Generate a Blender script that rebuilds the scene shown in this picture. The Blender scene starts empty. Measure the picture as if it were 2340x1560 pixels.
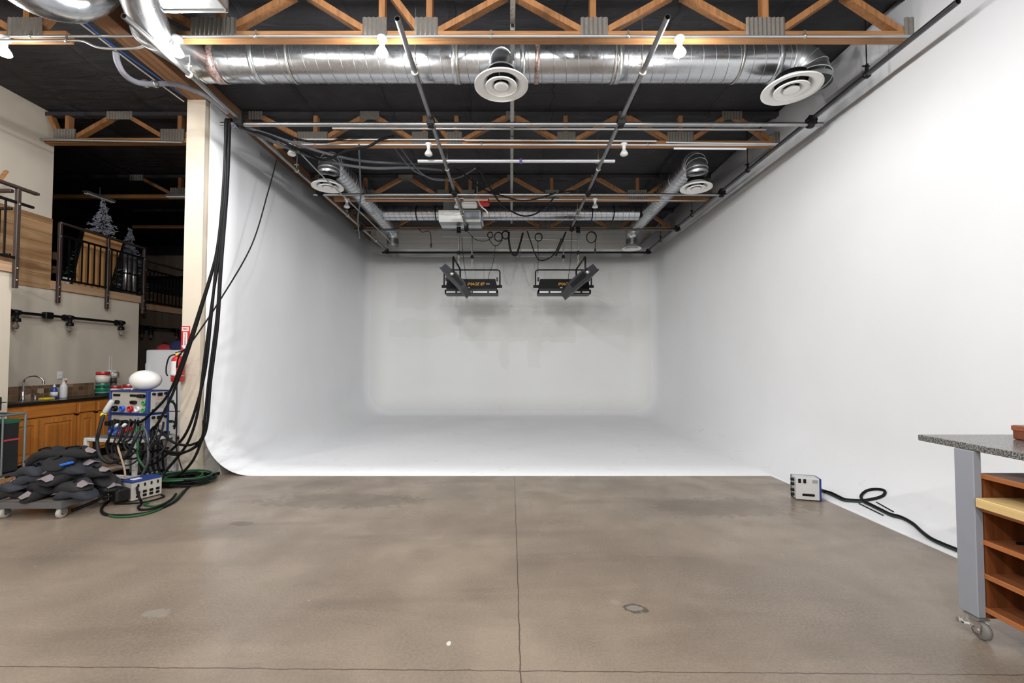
import bpy, math, random
from mathutils import Vector, Matrix
random.seed(7)
C = bpy.context.scene.collection
PI = math.pi
H = 1.55                      # camera height
TH = math.radians(1.8)        # camera pitch
F = 1000.0                    # focal length in pixels of the 2340 px wide photograph
PPX, PPY = 1167.0, 824.0 - F * math.tan(TH)

def ray(x, y):
    a, b = (x - PPX) / F, -(y - PPY) / F
    return Vector((a, math.cos(TH) - b * math.sin(TH), math.sin(TH) + b * math.cos(TH)))
CAM = Vector((0, 0, H))
def atY(x, y, Y):
    r = ray(x, y); return CAM + r * (Y / r.y)
def atX(x, y, X):
    r = ray(x, y); return CAM + r * (X / r.x)
def atZ(x, y, z):
    r = ray(x, y); return CAM + r * ((z - H) / r.z)

# ------------------------------------------------------------------ materials
def lin(c):
    return tuple(((v / 255) / 12.92 if v / 255 <= .04045 else ((v / 255 + .055) / 1.055) ** 2.4) for v in c) + (1,)
MATS = {}
def mat(name, rgb, rough=.5, metal=0., noise=0., scale=8., bump=0., bscale=40., stretch=None, spec=.5, emit=0., emit_rgb=None, trans=0.):
    if name in MATS: return MATS[name]
    m = bpy.data.materials.new(name); m.use_nodes = True
    nt = m.node_tree; b = nt.nodes['Principled BSDF']; L = nt.links
    col = lin(rgb)
    b.inputs['Base Color'].default_value = col
    b.inputs['Roughness'].default_value = rough
    b.inputs['Metallic'].default_value = metal
    b.inputs['Specular IOR Level'].default_value = spec
    if trans: b.inputs['Transmission Weight'].default_value = trans
    if emit:
        b.inputs['Emission Color'].default_value = lin(emit_rgb or rgb); b.inputs['Emission Strength'].default_value = emit
    tc = nt.nodes.new('ShaderNodeTexCoord')
    src = tc.outputs['Object']
    if stretch:
        mp = nt.nodes.new('ShaderNodeMapping'); mp.inputs['Scale'].default_value = stretch
        L.new(src, mp.inputs['Vector']); src = mp.outputs['Vector']
    if noise:
        n = nt.nodes.new('ShaderNodeTexNoise'); n.inputs['Scale'].default_value = scale; n.inputs['Detail'].default_value = 5
        L.new(src, n.inputs['Vector'])
        r = nt.nodes.new('ShaderNodeMapRange'); r.inputs['From Min'].default_value = .3; r.inputs['From Max'].default_value = .7
        r.inputs['To Min'].default_value = 1 - noise; r.inputs['To Max'].default_value = 1 + noise
        L.new(n.outputs['Fac'], r.inputs['Value'])
        mx = nt.nodes.new('ShaderNodeVectorMath'); mx.operation = 'SCALE'; mx.inputs[0].default_value = col[:3]
        L.new(r.outputs['Result'], mx.inputs['Scale']); L.new(mx.outputs['Vector'], b.inputs['Base Color'])
    if bump:
        n2 = nt.nodes.new('ShaderNodeTexNoise'); n2.inputs['Scale'].default_value = bscale; n2.inputs['Detail'].default_value = 3
        L.new(src, n2.inputs['Vector'])
        bp = nt.nodes.new('ShaderNodeBump'); bp.inputs['Strength'].default_value = bump; bp.inputs['Distance'].default_value = .02
        L.new(n2.outputs['Fac'], bp.inputs['Height']); L.new(bp.outputs['Normal'], b.inputs['Normal'])
    MATS[name] = m
    return m

def wood(name, rgb, axis, dark=.45, rough=.55, scale=3.):
    """grain stretched along an axis"""
    if name in MATS: return MATS[name]
    m = bpy.data.materials.new(name); m.use_nodes = True
    nt = m.node_tree; b = nt.nodes['Principled BSDF']; L = nt.links
    tc = nt.nodes.new('ShaderNodeTexCoord'); mp = nt.nodes.new('ShaderNodeMapping')
    s = [14 * scale] * 3; s['xyz'.index(axis)] = .55 * scale
    mp.inputs['Scale'].default_value = s
    n = nt.nodes.new('ShaderNodeTexNoise'); n.inputs['Scale'].default_value = 1.; n.inputs['Detail'].default_value = 6; n.inputs['Distortion'].default_value = .6
    cr = nt.nodes.new('ShaderNodeValToRGB')
    c = lin(rgb); d = tuple(v * dark for v in c[:3]) + (1,)
    cr.color_ramp.elements[0].position = .3; cr.color_ramp.elements[0].color = d
    cr.color_ramp.elements[1].position = .62; cr.color_ramp.elements[1].color = c
    L.new(tc.outputs['Object'], mp.inputs['Vector']); L.new(mp.outputs['Vector'], n.inputs['Vector'])
    L.new(n.outputs['Fac'], cr.inputs['Fac']); L.new(cr.outputs['Color'], b.inputs['Base Color'])
    b.inputs['Roughness'].default_value = rough
    MATS[name] = m
    return m

class NT:
    """small helper for hand-built node trees"""
    def __init__(s, name):
        s.m = bpy.data.materials.new(name); s.m.use_nodes = True
        s.t = s.m.node_tree; s.b = s.t.nodes['Principled BSDF']
        s.tc = s.t.nodes.new('ShaderNodeTexCoord')
        sx = s.t.nodes.new('ShaderNodeSeparateXYZ'); s.t.links.new(s.tc.outputs['Object'], sx.inputs[0])
        s.x, s.y, s.z = sx.outputs
    def set(s, sock, v):
        if hasattr(v, 'node'): s.t.links.new(v, sock)
        else: sock.default_value = v
    def math(s, op, a, b=0., c=0.):
        n = s.t.nodes.new('ShaderNodeMath'); n.operation = op
        s.set(n.inputs[0], a); s.set(n.inputs[1], b)
        if op in ('MULTIPLY_ADD', 'SMOOTH_MIN', 'COMPARE', 'WRAP'): s.set(n.inputs[2], c)
        return n.outputs[0]
    def noise(s, scale, detail=4, vec=None, dist=0., rough=.5):
        n = s.t.nodes.new('ShaderNodeTexNoise'); n.inputs['Scale'].default_value = scale; n.inputs['Detail'].default_value = detail
        n.inputs['Distortion'].default_value = dist; n.inputs['Roughness'].default_value = rough
        s.t.links.new(vec or s.tc.outputs['Object'], n.inputs['Vector']); return n.outputs['Fac']
    def mapping(s, sc):
        n = s.t.nodes.new('ShaderNodeMapping'); n.inputs['Scale'].default_value = sc
        s.t.links.new(s.tc.outputs['Object'], n.inputs['Vector']); return n.outputs[0]
    def rng(s, v, a, b, c=0., d=1.):
        n = s.t.nodes.new('ShaderNodeMapRange'); s.set(n.inputs['Value'], v)
        n.inputs['From Min'].default_value = a; n.inputs['From Max'].default_value = b
        n.inputs['To Min'].default_value = c; n.inputs['To Max'].default_value = d
        return n.outputs['Result']
    def mix(s, f, a, b, mode='MIX'):
        n = s.t.nodes.new('ShaderNodeMix'); n.data_type = 'RGBA'; n.blend_type = mode
        s.set(n.inputs['Factor'], f); s.set(n.inputs[6], a); s.set(n.inputs[7], b)
        return n.outputs[2]
    def ramp(s, f, *stops):
        n = s.t.nodes.new('ShaderNodeValToRGB'); e = n.color_ramp.elements
        while len(e) < len(stops): e.new(.5)
        for k, (p, c) in enumerate(stops): e[k].position = p; e[k].color = c
        s.set(n.inputs[0], f); return n.outputs[0]
    def bump(s, h, strength=.3, dist=.02):
        n = s.t.nodes.new('ShaderNodeBump'); n.inputs['Strength'].default_value = strength; n.inputs['Distance'].default_value = dist
        s.t.links.new(h, n.inputs['Height']); s.t.links.new(n.outputs[0], s.b.inputs['Normal'])
    def color(s, v): s.set(s.b.inputs['Base Color'], v)
    def done(s, rough=.5, metal=0.):
        if rough is not None: s.b.inputs['Roughness'].default_value = rough
        s.b.inputs['Metallic'].default_value = metal
        MATS[s.m.name] = s.m; return s.m

# ------------------------------------------------------------------ mesh building
ORG = {}
class MB:
    def __init__(s): s.v, s.f, s.sm = [], [], []
    def add(s, vs, fs, smooth=False):
        o = len(s.v); s.v += [Vector(p) for p in vs]
        for f in fs: s.f.append([i + o for i in f]); s.sm.append(smooth)
        return s
    def box(s, x0, x1, y0, y1, z0, z1):
        vs = [(x, y, z) for z in (z0, z1) for y in (y0, y1) for x in (x0, x1)]
        return s.add(vs, [(0, 2, 3, 1), (4, 5, 7, 6), (0, 1, 5, 4), (2, 6, 7, 3), (0, 4, 6, 2), (1, 3, 7, 5)])
    def rbox(s, x0, x1, y0, y1, z0, z1, r=.01):
        """box with chamfered vertical and horizontal edges"""
        lim = min(x1 - x0, y1 - y0, z1 - z0) * .45; r = min(r, lim)
        def ring(i, z): return [(x0 + i + r * 0, y0 + i + r, z), (x0 + i + r, y0 + i, z), (x1 - i - r, y0 + i, z), (x1 - i, y0 + i + r, z),
                                (x1 - i, y1 - i - r, z), (x1 - i - r, y1 - i, z), (x0 + i + r, y1 - i, z), (x0 + i, y1 - i - r, z)]
        rs = [ring(r, z0), ring(0, z0 + r), ring(0, z1 - r), ring(r, z1)]
        vs = sum(rs, []); fs = []
        for k in range(3):
            for j in range(8): fs.append((k * 8 + j, k * 8 + (j + 1) % 8, k * 8 + 8 + (j + 1) % 8, k * 8 + 8 + j))
        fs.append(tuple(reversed(range(8)))); fs.append(tuple(range(24, 32)))
        return s.add(vs, fs)
    def bar(s, p0, p1, w, h, up=(0, 0, 1)):
        """rectangular bar: w across, h along up"""
        p0, p1 = Vector(p0), Vector(p1); d = (p1 - p0).normalized(); up = Vector(up)
        sd = d.cross(up)
        if sd.length < 1e-4: sd = d.cross(Vector((0, 1, 0)))
        sd.normalize(); u = sd.cross(d).normalized()
        vs = []
        for p in (p0, p1):
            for a, b in ((-1, -1), (1, -1), (1, 1), (-1, 1)): vs.append(p + sd * a * w / 2 + u * b * h / 2)
        return s.add(vs, [(3, 2, 1, 0), (4, 5, 6, 7), (0, 1, 5, 4), (1, 2, 6, 5), (2, 3, 7, 6), (3, 0, 4, 7)])
    def tube(s, pts, r, n=10, cap=True, hollow=False):
        pts = [Vector(p) for p in pts]; rr = r if isinstance(r, (list, tuple)) else [r] * len(pts)
        vs, fs = [], []; prev = None
        for i, p in enumerate(pts):
            d = (pts[min(i + 1, len(pts) - 1)] - pts[max(i - 1, 0)])
            if d.length < 1e-9: d = Vector((0, 0, 1))
            d.normalize()
            if prev is None:
                a = Vector((0, 0, 1)) if abs(d.z) < .9 else Vector((0, 1, 0))
                u = d.cross(a).normalized()
            else:
                u = prev - d * prev.dot(d)
                if u.length < 1e-6: u = d.cross(Vector((0, 0, 1)))
                u.normalize()
            prev = u; w = d.cross(u)
            for k in range(n):
                t = 2 * PI * k / n; vs.append(p + (u * math.cos(t) + w * math.sin(t)) * rr[i])
        m = len(pts)
        for i in range(m - 1):
            for k in range(n):
                k2 = (k + 1) % n; fs.append((i * n + k, i * n + k2, (i + 1) * n + k2, (i + 1) * n + k))
        s.add(vs, fs, True)
        if cap: s.add(vs[:n], [tuple(reversed(range(n)))]); s.add(vs[-n:], [tuple(range(n))])
        return s
    def lathe(s, prof, o=(0, 0, 0), n=32, axis='z', smooth=True):
        """prof: list of (radius, height) from start to end; radius 0 closes"""
        vs, fs = [], []
        for (r, h) in prof:
            for k in range(n):
                t = 2 * PI * k / n; a, b = r * math.cos(t), r * math.sin(t)
                p = {'z': (a, b, h), 'x': (h, a, b), 'y': (b, h, a)}[axis]
                vs.append(Vector(o) + Vector(p))
        for i in range(len(prof) - 1):
            for k in range(n):
                k2 = (k + 1) % n; fs.append((i * n + k, i * n + k2, (i + 1) * n + k2, (i + 1) * n + k))
        return s.add(vs, fs, smooth)
    def cyl(s, p0, p1, r, n=16): return s.tube([p0, p1], r, n)
    def prism(s, poly, axis, a, b):
        """poly in the two other axes, extruded from a to b along axis"""
        n = len(poly)
        def q(p, t): return {'x': (t, p[0], p[1]), 'y': (p[0], t, p[1]), 'z': (p[0], p[1], t)}[axis]
        vs = [q(p, a) for p in poly] + [q(p, b) for p in poly]
        fs = [tuple(reversed(range(n))), tuple(range(n, 2 * n))] + [(i, (i + 1) % n, n + (i + 1) % n, n + i) for i in range(n)]
        return s.add(vs, fs)
    def xf(s, M):
        s.v = [M @ p for p in s.v]; return s
    def build(s, name, m, parent=None, org=None):
        me = bpy.data.meshes.new(name)
        if parent is not None: o0 = ORG[parent]
        elif org is not None: o0 = Vector(org)
        else:
            xs = [p.x for p in s.v]; ys = [p.y for p in s.v]
            o0 = Vector(((min(xs) + max(xs)) / 2, (min(ys) + max(ys)) / 2, min(p.z for p in s.v)))
        me.from_pydata([tuple(p - o0) for p in s.v], [], s.f)
        me.polygons.foreach_set('use_smooth', s.sm)
        me.update()
        import bmesh
        bm = bmesh.new(); bm.from_mesh(me)
        bmesh.ops.recalc_face_normals(bm, faces=bm.faces); bm.to_mesh(me); bm.free()
        me.materials.append(m)
        o = bpy.data.objects.new(name, me); C.objects.link(o)
        ORG[o] = o0
        if parent is not None: o.parent = parent
        else: o.location = o0
        return o

def tag(o, label=None, cat=None, group=None, kind=None):
    if label: o['label'] = label
    if cat: o['category'] = cat
    if group: o['group'] = group
    if kind: o['kind'] = kind
    return o
def thing(name, label, cat, loc, group=None):
    o = bpy.data.objects.new(name, None); C.objects.link(o); o.empty_display_size = .1
    o.location = loc; ORG[o] = Vector(loc)
    return tag(o, label, cat, group)
def struct(o, label=None, cat=None): return tag(o, label, cat, None, 'structure')
def copy_tree(o, parent=None):
    c = o.copy(); C.objects.link(c); ORG[c] = ORG[o]
    if parent is not None: c.parent = parent
    for ch in [x for x in C.objects if x.parent == o]: copy_tree(ch, c)
    return c
def spline(pts, k=8):
    pts = [Vector(p) for p in pts]; out = []
    for i in range(len(pts) - 1):
        p0 = pts[max(i - 1, 0)]; p1 = pts[i]; p2 = pts[i + 1]; p3 = pts[min(i + 2, len(pts) - 1)]
        for j in range(k):
            t = j / k
            out.append(.5 * ((2 * p1) + (p2 - p0) * t + (2 * p0 - 5 * p1 + 4 * p2 - p3) * t * t + (3 * p1 - p0 - 3 * p2 + p3) * t ** 3))
    out.append(pts[-1]); return out
def text(body, size, M, m, parent, name='lettering', depth=.002, align='CENTER'):
    cu = bpy.data.curves.new(name, 'FONT'); cu.body = body; cu.size = size; cu.extrude = depth; cu.align_x = align; cu.align_y = 'CENTER'
    t = bpy.data.objects.new(name, cu); C.objects.link(t)
    bpy.context.view_layer.update()
    me = bpy.data.meshes.new_from_object(t.evaluated_get(bpy.context.evaluated_depsgraph_get()))
    bpy.data.objects.remove(t); bpy.data.curves.remove(cu)
    me.transform(Matrix.Translation(-ORG[parent]) @ M)
    me.materials.clear(); me.materials.append(m)
    o = bpy.data.objects.new(name, me); C.objects.link(o); o.parent = parent; ORG[o] = ORG[parent]
    return o
FACE_CAM = Matrix.Rotation(PI / 2, 4, 'X')      # lettering that faces -Y

# ------------------------------------------------------------------ surfaces
def make_concrete():
    s = NT('polished_concrete')
    big = s.noise(.55, 5, dist=.4); mid = s.noise(2.3, 6, dist=.3); fine = s.noise(60, 3); speck = s.noise(190, 2)
    base = s.ramp(big, (.32, lin((124, 111, 98))), (.5, lin((146, 131, 115))), (.7, lin((164, 148, 131))))
    base = s.mix(s.rng(mid, .35, .7, 0, .55), base, lin((110, 98, 86)))
    base = s.mix(s.rng(fine, .35, .65, 0, .22), base, lin((180, 164, 146)))
    base = s.mix(s.rng(speck, .6, .75, 0, .5), base, lin((72, 63, 55)))
    # long sweeping trowel marks
    tr = s.noise(1., 5, s.mapping((.5, 2.4, 1)), .8)
    base = s.mix(s.rng(tr, .5, .75, 0, .38), base, lin((92, 81, 71)))
    # hairline scratches
    sc = s.noise(3., 3, s.mapping((1.2, 9, 1)), 2.5)
    base = s.mix(s.math('MULTIPLY', s.math('LESS_THAN', s.math('ABSOLUTE', s.math('SUBTRACT', sc, .5)), .0005), .3), base, lin((205, 195, 182)))
    # patches and stains with an outline of their own
    w = s.noise(14, 3)
    for (px, py, rx, ry, c, st) in ((-2.56, 4.22, .13, .06, (84, 73, 63), .6), (-2.17, 2.74, .085, .045, (150, 141, 130), .6), (.78, 2.79, .075, .05, (80, 71, 62), .8),
                                    (.78, 2.79, .05, .032, (150, 143, 134), .75), (.76, 5.27, .09, .06, (150, 140, 130), .6), (-.34, 2.45, .012, .02, (225, 222, 215), .9), (.67, 2.86, .03, .03, (160, 150, 140), .5),
                                    (-1.35, 4.0, .16, .05, (150, 140, 128), .4), (-1.9, 4.9, .9, .25, (90, 80, 70), .4), (2.3, 4.7, .8, .3, (94, 84, 74), .4)):
        d = s.math('ADD', s.math('POWER', s.math('DIVIDE', s.math('SUBTRACT', s.x, px), rx), 2.), s.math('POWER', s.math('DIVIDE', s.math('SUBTRACT', s.y, py), ry), 2.))
        f = s.rng(s.math('ADD', d, s.rng(w, .3, .7, -.6, .6)), .75, 1.15, st, 0)
        base = s.mix(f, base, lin(c))
    # scattered paint flecks
    vo = s.t.nodes.new('ShaderNodeTexVoronoi'); vo.inputs['Scale'].default_value = 2.6; s.t.links.new(s.tc.outputs['Object'], vo.inputs['Vector'])
    base = s.mix(s.math('LESS_THAN', vo.outputs['Distance'], .014), base, lin((196, 190, 182)))
    # saw-cut joints
    wob = s.rng(s.noise(9, 3), .3, .7, -.004, .004)
    j = s.math('MAXIMUM', s.math('LESS_THAN', s.math('ABSOLUTE', s.math('SUBTRACT', s.math('ADD', s.x, wob), .05)), .004),
               s.math('LESS_THAN', s.math('ABSOLUTE', s.math('SUBTRACT', s.math('ADD', s.math('ADD', s.y, wob), s.math('MULTIPLY', s.x, .012)), 2.24)), .0035))
    base = s.mix(s.math('MULTIPLY', j, .7), base, lin((56, 49, 43)))
    s.color(base)
    rg = s.rng(s.math('ADD', s.math('MULTIPLY', mid, .6), s.math('MULTIPLY', big, .4)), .35, .65, .2, .4)
    s.set(s.b.inputs['Roughness'], rg)
    s.bump(s.math('SUBTRACT', s.math('MULTIPLY', fine, .15), s.math('MULTIPLY', j, .6)), .25, .01)
    return s.done(None)

def make_felt():
    s = NT('black_roof_felt')
    n = s.noise(1.4, 5, dist=.8); n2 = s.noise(7, 4)
    c = s.ramp(n, (.3, lin((38, 37, 40))), (.7, lin((54, 53, 57))))
    wob = s.rng(s.noise(2.5, 3), .3, .7, -.05, .05)
    sx = s.math('ABSOLUTE', s.math('SUBTRACT', s.math('FRACT', s.math('DIVIDE', s.math('ADD', s.x, wob), 1.22)), .5))
    seam = s.math('LESS_THAN', sx, .009)
    c = s.mix(s.math('MULTIPLY', seam, .7), c, lin((16, 15, 16)))
    s.color(c)
    fold = s.noise(1., 4, s.mapping((1.5, 5, 1)), 1.2)
    s.bump(s.math('ADD', s.math('ADD', s.math('MULTIPLY', fold, .9), s.math('MULTIPLY', n2, .25)), s.math('MULTIPLY', s.rng(sx, 0, .08, 1, 0), -.7)), .7, .06)
    return s.done(.85)

def make_cyc():
    s = NT('white_cyclorama_paint')
    n = s.noise(.8, 4); sc = s.noise(5, 6, s.mapping((1, 1, .6)), 1.)
    c = s.mix(s.rng(n, .3, .7, 0, 1), lin((243, 244, 246)), lin((238, 239, 240)))
    low = s.rng(s.z, .0, .5, 1, 0)
    c = s.mix(s.math('MULTIPLY', s.rng(sc, .62, .72, 0, .22), low), c, lin((188, 186, 180)))
    # repainted areas of the back wall, warmer and slightly darker
    wv = s.rng(s.noise(2.2, 3), .3, .7, -.08, .08)
    back = s.math('GREATER_THAN', s.y, 12.6)
    def area(x0, x1, z0, z1):
        xx, zz = s.math('ADD', s.x, wv), s.math('ADD', s.z, wv)
        return s.math('MULTIPLY', s.math('MULTIPLY', s.math('GREATER_THAN', xx, x0), s.math('LESS_THAN', xx, x1)), s.math('MULTIPLY', s.math('GREATER_THAN', zz, z0), s.math('LESS_THAN', zz, z1)))
    c = s.mix(s.math('MULTIPLY', back, .45), c, lin((232, 231, 225)))
    for (x0, x1, z0, z1, k) in ((-1.6, 1.9, 2.1, 3.05, .22), (-3.4, 3.5, 3.1, 4.2, .16), (-3.6, 3.6, 2.25, 2.75, .14), (-.35, -.05, 1.3, 2.1, .18), (.5, .85, 1.3, 2.1, .15)):
        c = s.mix(s.math('MULTIPLY', s.math('MULTIPLY', area(x0, x1, z0, z1), back), k), c, lin((206, 205, 196)))
    s.color(c)
    return s.done(.62)

def make_galv(name, rgb, rough=.3):
    s = NT(name)
    vo = s.t.nodes.new('ShaderNodeTexVoronoi'); vo.inputs['Scale'].default_value = 26; s.t.links.new(s.tc.outputs['Object'], vo.inputs['Vector'])
    n = s.noise(5, 4)
    b = lin(rgb)
    sep = s.t.nodes.new('ShaderNodeSeparateColor'); s.t.links.new(vo.outputs['Color'], sep.inputs[0])
    k = s.math('ADD', s.rng(sep.outputs[0], 0, 1, .97, 1.02), s.rng(n, .3, .7, -.03, .03))
    mx = s.t.nodes.new('ShaderNodeVectorMath'); mx.operation = 'SCALE'; mx.inputs[0].default_value = b[:3]
    s.set(mx.inputs['Scale'], k); s.color(mx.outputs[0])
    s.set(s.b.inputs['Roughness'], s.math('ADD', s.rng(sep.outputs[1], 0, 1, rough - .02, rough + .03), 0.))
    s.bump(n, .02, .02)
    return s.done(None, .95)

def make_siding():
    s = NT('white_horizontal_siding')
    fz = s.math('FRACT', s.math('DIVIDE', s.z, .14))
    g = s.math('LESS_THAN', fz, .07)
    s.color(s.mix(s.math('MULTIPLY', g, .45), lin((216, 214, 208)), lin((140, 138, 132))))
    return s.done(.7)

def make_planks():
    s = NT('wide_oak_wall_planks')
    row = s.math('FLOOR', s.math('DIVIDE', s.z, .16))
    n = s.noise(1., 6, s.mapping((1, .9, 9)), .7)
    c = s.ramp(n, (.3, lin((132, 98, 66))), (.55, lin((176, 140, 102))), (.75, lin((196, 162, 124))))
    r2 = s.math('FRACT', s.math('MULTIPLY', s.math('SINE', s.math('MULTIPLY', row, 12.9)), 43.7))
    c = s.mix(s.rng(r2, 0, 1, 0, .3), c, lin((128, 96, 66)))
    g = s.math('LESS_THAN', s.math('FRACT', s.math('DIVIDE', s.z, .16)), .035)
    c = s.mix(s.math('MULTIPLY', g, .7), c, lin((70, 48, 30)))
    s.color(c); return s.done(.5)

def make_tile():
    s = NT('brown_mosaic_tile')
    cy = s.math('DIVIDE', s.y, .09); cz = s.math('DIVIDE', s.z, .075)
    h = s.math('FRACT', s.math('MULTIPLY', s.math('SINE', s.math('ADD', s.math('MULTIPLY', s.math('FLOOR', cy), 12.98), s.math('MULTIPLY', s.math('FLOOR', cz), 78.2))), 437.5))
    h = s.math('ABSOLUTE', h)
    c = s.ramp(h, (0, lin((96, 72, 54))), (.5, lin((134, 106, 82))), (.8, lin((118, 92, 70))), (.92, lin((196, 176, 148))))
    g = s.math('MAXIMUM', s.math('LESS_THAN', s.math('FRACT', cy), .05), s.math('LESS_THAN', s.math('FRACT', cz), .06))
    s.color(s.mix(g, c, lin((150, 136, 118)))); return s.done(.3)

def make_granite():
    s = NT('speckled_grey_granite')
    a = s.noise(140, 3); b2 = s.noise(320, 2)
    c = s.ramp(a, (.38, lin((52, 52, 52))), (.5, lin((104, 103, 100))), (.62, lin((150, 149, 145))))
    c = s.mix(s.rng(b2, .58, .66, 0, .8), c, lin((28, 28, 28)))
    s.color(c); return s.done(.22)

CONC, FELT, CYC = make_concrete(), make_felt(), make_cyc()
GALV = make_galv('galvanised_duct', (198, 201, 205), .25)
GALV2 = make_galv('galvanised_sheet', (206, 210, 212), .34)
GALVS = mat('galvanised_seam', (150, 152, 154), .4, .9)
SIDING, PLANKS, TILE, GRANITE = make_siding(), make_planks(), make_tile(), make_granite()
BEIGE = mat('cream_wall_paint', (208, 196, 178), .7, noise=.03, scale=2)
TAUPE = mat('stone_wall_paint', (203, 193, 178), .75, noise=.03, scale=3, bump=.05, bscale=120)
SHADEPAINT = mat('shade_darkened_taupe', (92, 80, 68), .8, noise=.06, scale=3)  # lack of light in the rear left room put into the colour
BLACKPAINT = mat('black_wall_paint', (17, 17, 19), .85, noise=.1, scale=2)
WHITEPAINT = mat('white_wall_paint', (222, 221, 218), .7, noise=.02, scale=2)
TRIMWOOD = wood('pale_oak_fascia', (190, 156, 124), 'y', .8, .5, 2)
PINE_X = wood('orange_pine_along_x', (170, 121, 76), 'x', .6)
PINE_D = wood('orange_pine_web', (164, 114, 70), 'z', .6)
GLULAM = wood('glulam_timber', (146, 106, 74), 'y', .62, .6, 2)
PLATE = mat('toothed_steel_plate', (118, 113, 106), .55, .3, noise=.1, scale=30)
STEEL = mat('bare_steel_pipe', (150, 150, 150), .3, .95, noise=.12, scale=9)
BLACKPIPE = mat('dark_steel_pipe', (92, 92, 94), .34, .9, noise=.15, scale=8)
WHITEPIPE = mat('pale_conduit', (212, 212, 212), .35, .35, noise=.04, scale=6)
CONDUIT = mat('galvanised_conduit', (186, 188, 190), .3, .85, noise=.06, scale=8)
BLACK = mat('black_powder_coat', (11, 11, 12), .45, spec=.3)
BLACKPL = mat('black_plastic', (14, 14, 15), .4)
RUBBER = mat('black_cable_rubber', (11, 11, 12), .6, spec=.25, noise=.12, scale=12)
GREYRUB = mat('charcoal_cable_rubber', (34, 35, 37), .5, spec=.3)
GREENRUB = mat('green_cable_jacket', (26, 84, 46), .5)
WHITE = mat('white_enamel', (228, 227, 224), .4)
WHITEPL = mat('white_plastic', (222, 222, 222), .35)
OFFW = mat('ivory_enamel', (240, 240, 238), .45)
BRONZE = mat('bronze_railing_paint', (56, 44, 40), .45)
YELLOW = mat('yellow_print', (240, 176, 20), .5)
YELPL = mat('yellow_plastic', (230, 200, 40), .45)
RED = mat('red_enamel', (196, 24, 26), .35)
BLUE = mat('blue_enamel', (32, 56, 122), .4)
BLUEPL = mat('blue_plastic', (52, 104, 205), .4)
GREENPL = mat('green_plastic', (40, 150, 60), .4)
GREYPANEL = mat('warm_grey_panel', (186, 180, 170), .5, noise=.03, scale=10)
CHROME = mat('chrome', (225, 225, 225), .12, 1.)
ZINC = mat('zinc_hardware', (180, 178, 170), .35, .85)
BLUEGREY = mat('blue_grey_powder_coat', (146, 150, 158), .42, noise=.02, scale=10)

# ------------------------------------------------------------------ the setting
ZC = 5.43
SX = -4.15          # inner face of the cyclorama's left wall; right wall at +4.15
BY = 12.9
struct(MB().box(-11.2, 4.6, -6.2, 13.3, -.12, 0).build('floor', CONC, org=(0, 0, 0)), 'brown polished concrete studio floor', 'floor')
struct(MB().box(-11.2, 4.6, -6.2, 13.3, ZC, ZC + .1).build('ceiling', FELT, org=(0, 0, 0)), 'black felt roof lining above the trusses', 'ceiling')
struct(MB().box(4.2, 4.4, -6.1, 13.2, 0, ZC).build('wall_right', WHITEPAINT, org=(0, 0, 0)), 'white right wall behind the cyclorama', 'wall')
struct(MB().box(-4.44, 4.2, 12.98, 13.2, 0, ZC).build('wall_back', SIDING, org=(0, 0, 0)), 'white siding wall above the cyclorama', 'wall')
struct(MB().box(-4.44, -4.19, 5.9, 12.98, 0, 5.13).build('wall_left', BEIGE, org=(0, 0, 0)), 'cream partition wall end beside the stage', 'wall')
struct(MB().box(-11.1, 4.4, -6.2, -6.0, 0, ZC).build('wall_rear', WHITEPAINT, org=(0, 0, 0)), 'white wall behind the viewer', 'wall')
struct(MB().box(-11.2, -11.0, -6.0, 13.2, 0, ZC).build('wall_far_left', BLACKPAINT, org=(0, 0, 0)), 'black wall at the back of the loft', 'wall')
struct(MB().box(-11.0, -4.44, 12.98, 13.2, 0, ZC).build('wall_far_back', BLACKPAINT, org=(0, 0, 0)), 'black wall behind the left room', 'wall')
struct(MB().box(-7.4, -7.2, -6.0, 8.45, 0, 2.67).build('wall_kitchen', TAUPE, org=(0, 0, 0)), 'stone coloured wall above the kitchen counter', 'wall')
struct(MB().box(-8.2, -8.0, 8.45, 12.98, 0, 2.67).build('wall_recess', SHADEPAINT, org=(0, 0, 0)), 'recessed wall behind the fridge, darkened for shade', 'wall')
struct(MB().box(-8.0, -7.4, 8.25, 8.45, 0, 2.67).build('wall_return', TAUPE, org=(0, 0, 0)), 'short return between kitchen wall and recess', 'wall')
struct(MB().box(-7.4, -7.2, -6.0, 6.8, 2.67, ZC).build('wall_upper', TAUPE, org=(0, 0, 0)), 'stone coloured upper wall beside the loft', 'wall')
struct(MB().box(-7.198, -7.185, 5.5, 6.8, 2.66, 3.77).build('trim_1', PLANKS, org=(0, 0, 0)), 'wide oak plank panelling on the upper wall', 'panelling')
struct(MB().box(-7.2, -6.28, -6.0, 5.48, 0, 2.69).build('wall_landing', BEIGE, org=(0, 0, 0)), 'cream wall under the near landing', 'wall')
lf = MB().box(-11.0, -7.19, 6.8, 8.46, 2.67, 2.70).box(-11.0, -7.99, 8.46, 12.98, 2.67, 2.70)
struct(lf.build('floor_loft', SHADEPAINT, org=(0, 0, 0)), 'dark loft floor', 'floor')
fa = MB().box(-7.2, -7.165, 6.8, 8.48, 2.67, 2.80).box(-7.99, -7.165, 8.45, 8.485, 2.67, 2.80).box(-8.0, -7.965, 8.485, 12.9, 2.67, 2.80)
struct(fa.build('trim_2', TRIMWOOD, org=(0, 0, 0)), 'pale oak fascia along the loft edge', 'trim')
fb = MB().box(-6.28, -6.245, 3.0, 5.5, 2.66, 2.78).box(-7.2, -6.245, 5.48, 5.515, 2.66, 2.78)
struct(fb.build('trim_3', TRIMWOOD, org=(0, 0, 0)), 'pale oak fascia along the near landing', 'trim')
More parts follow.
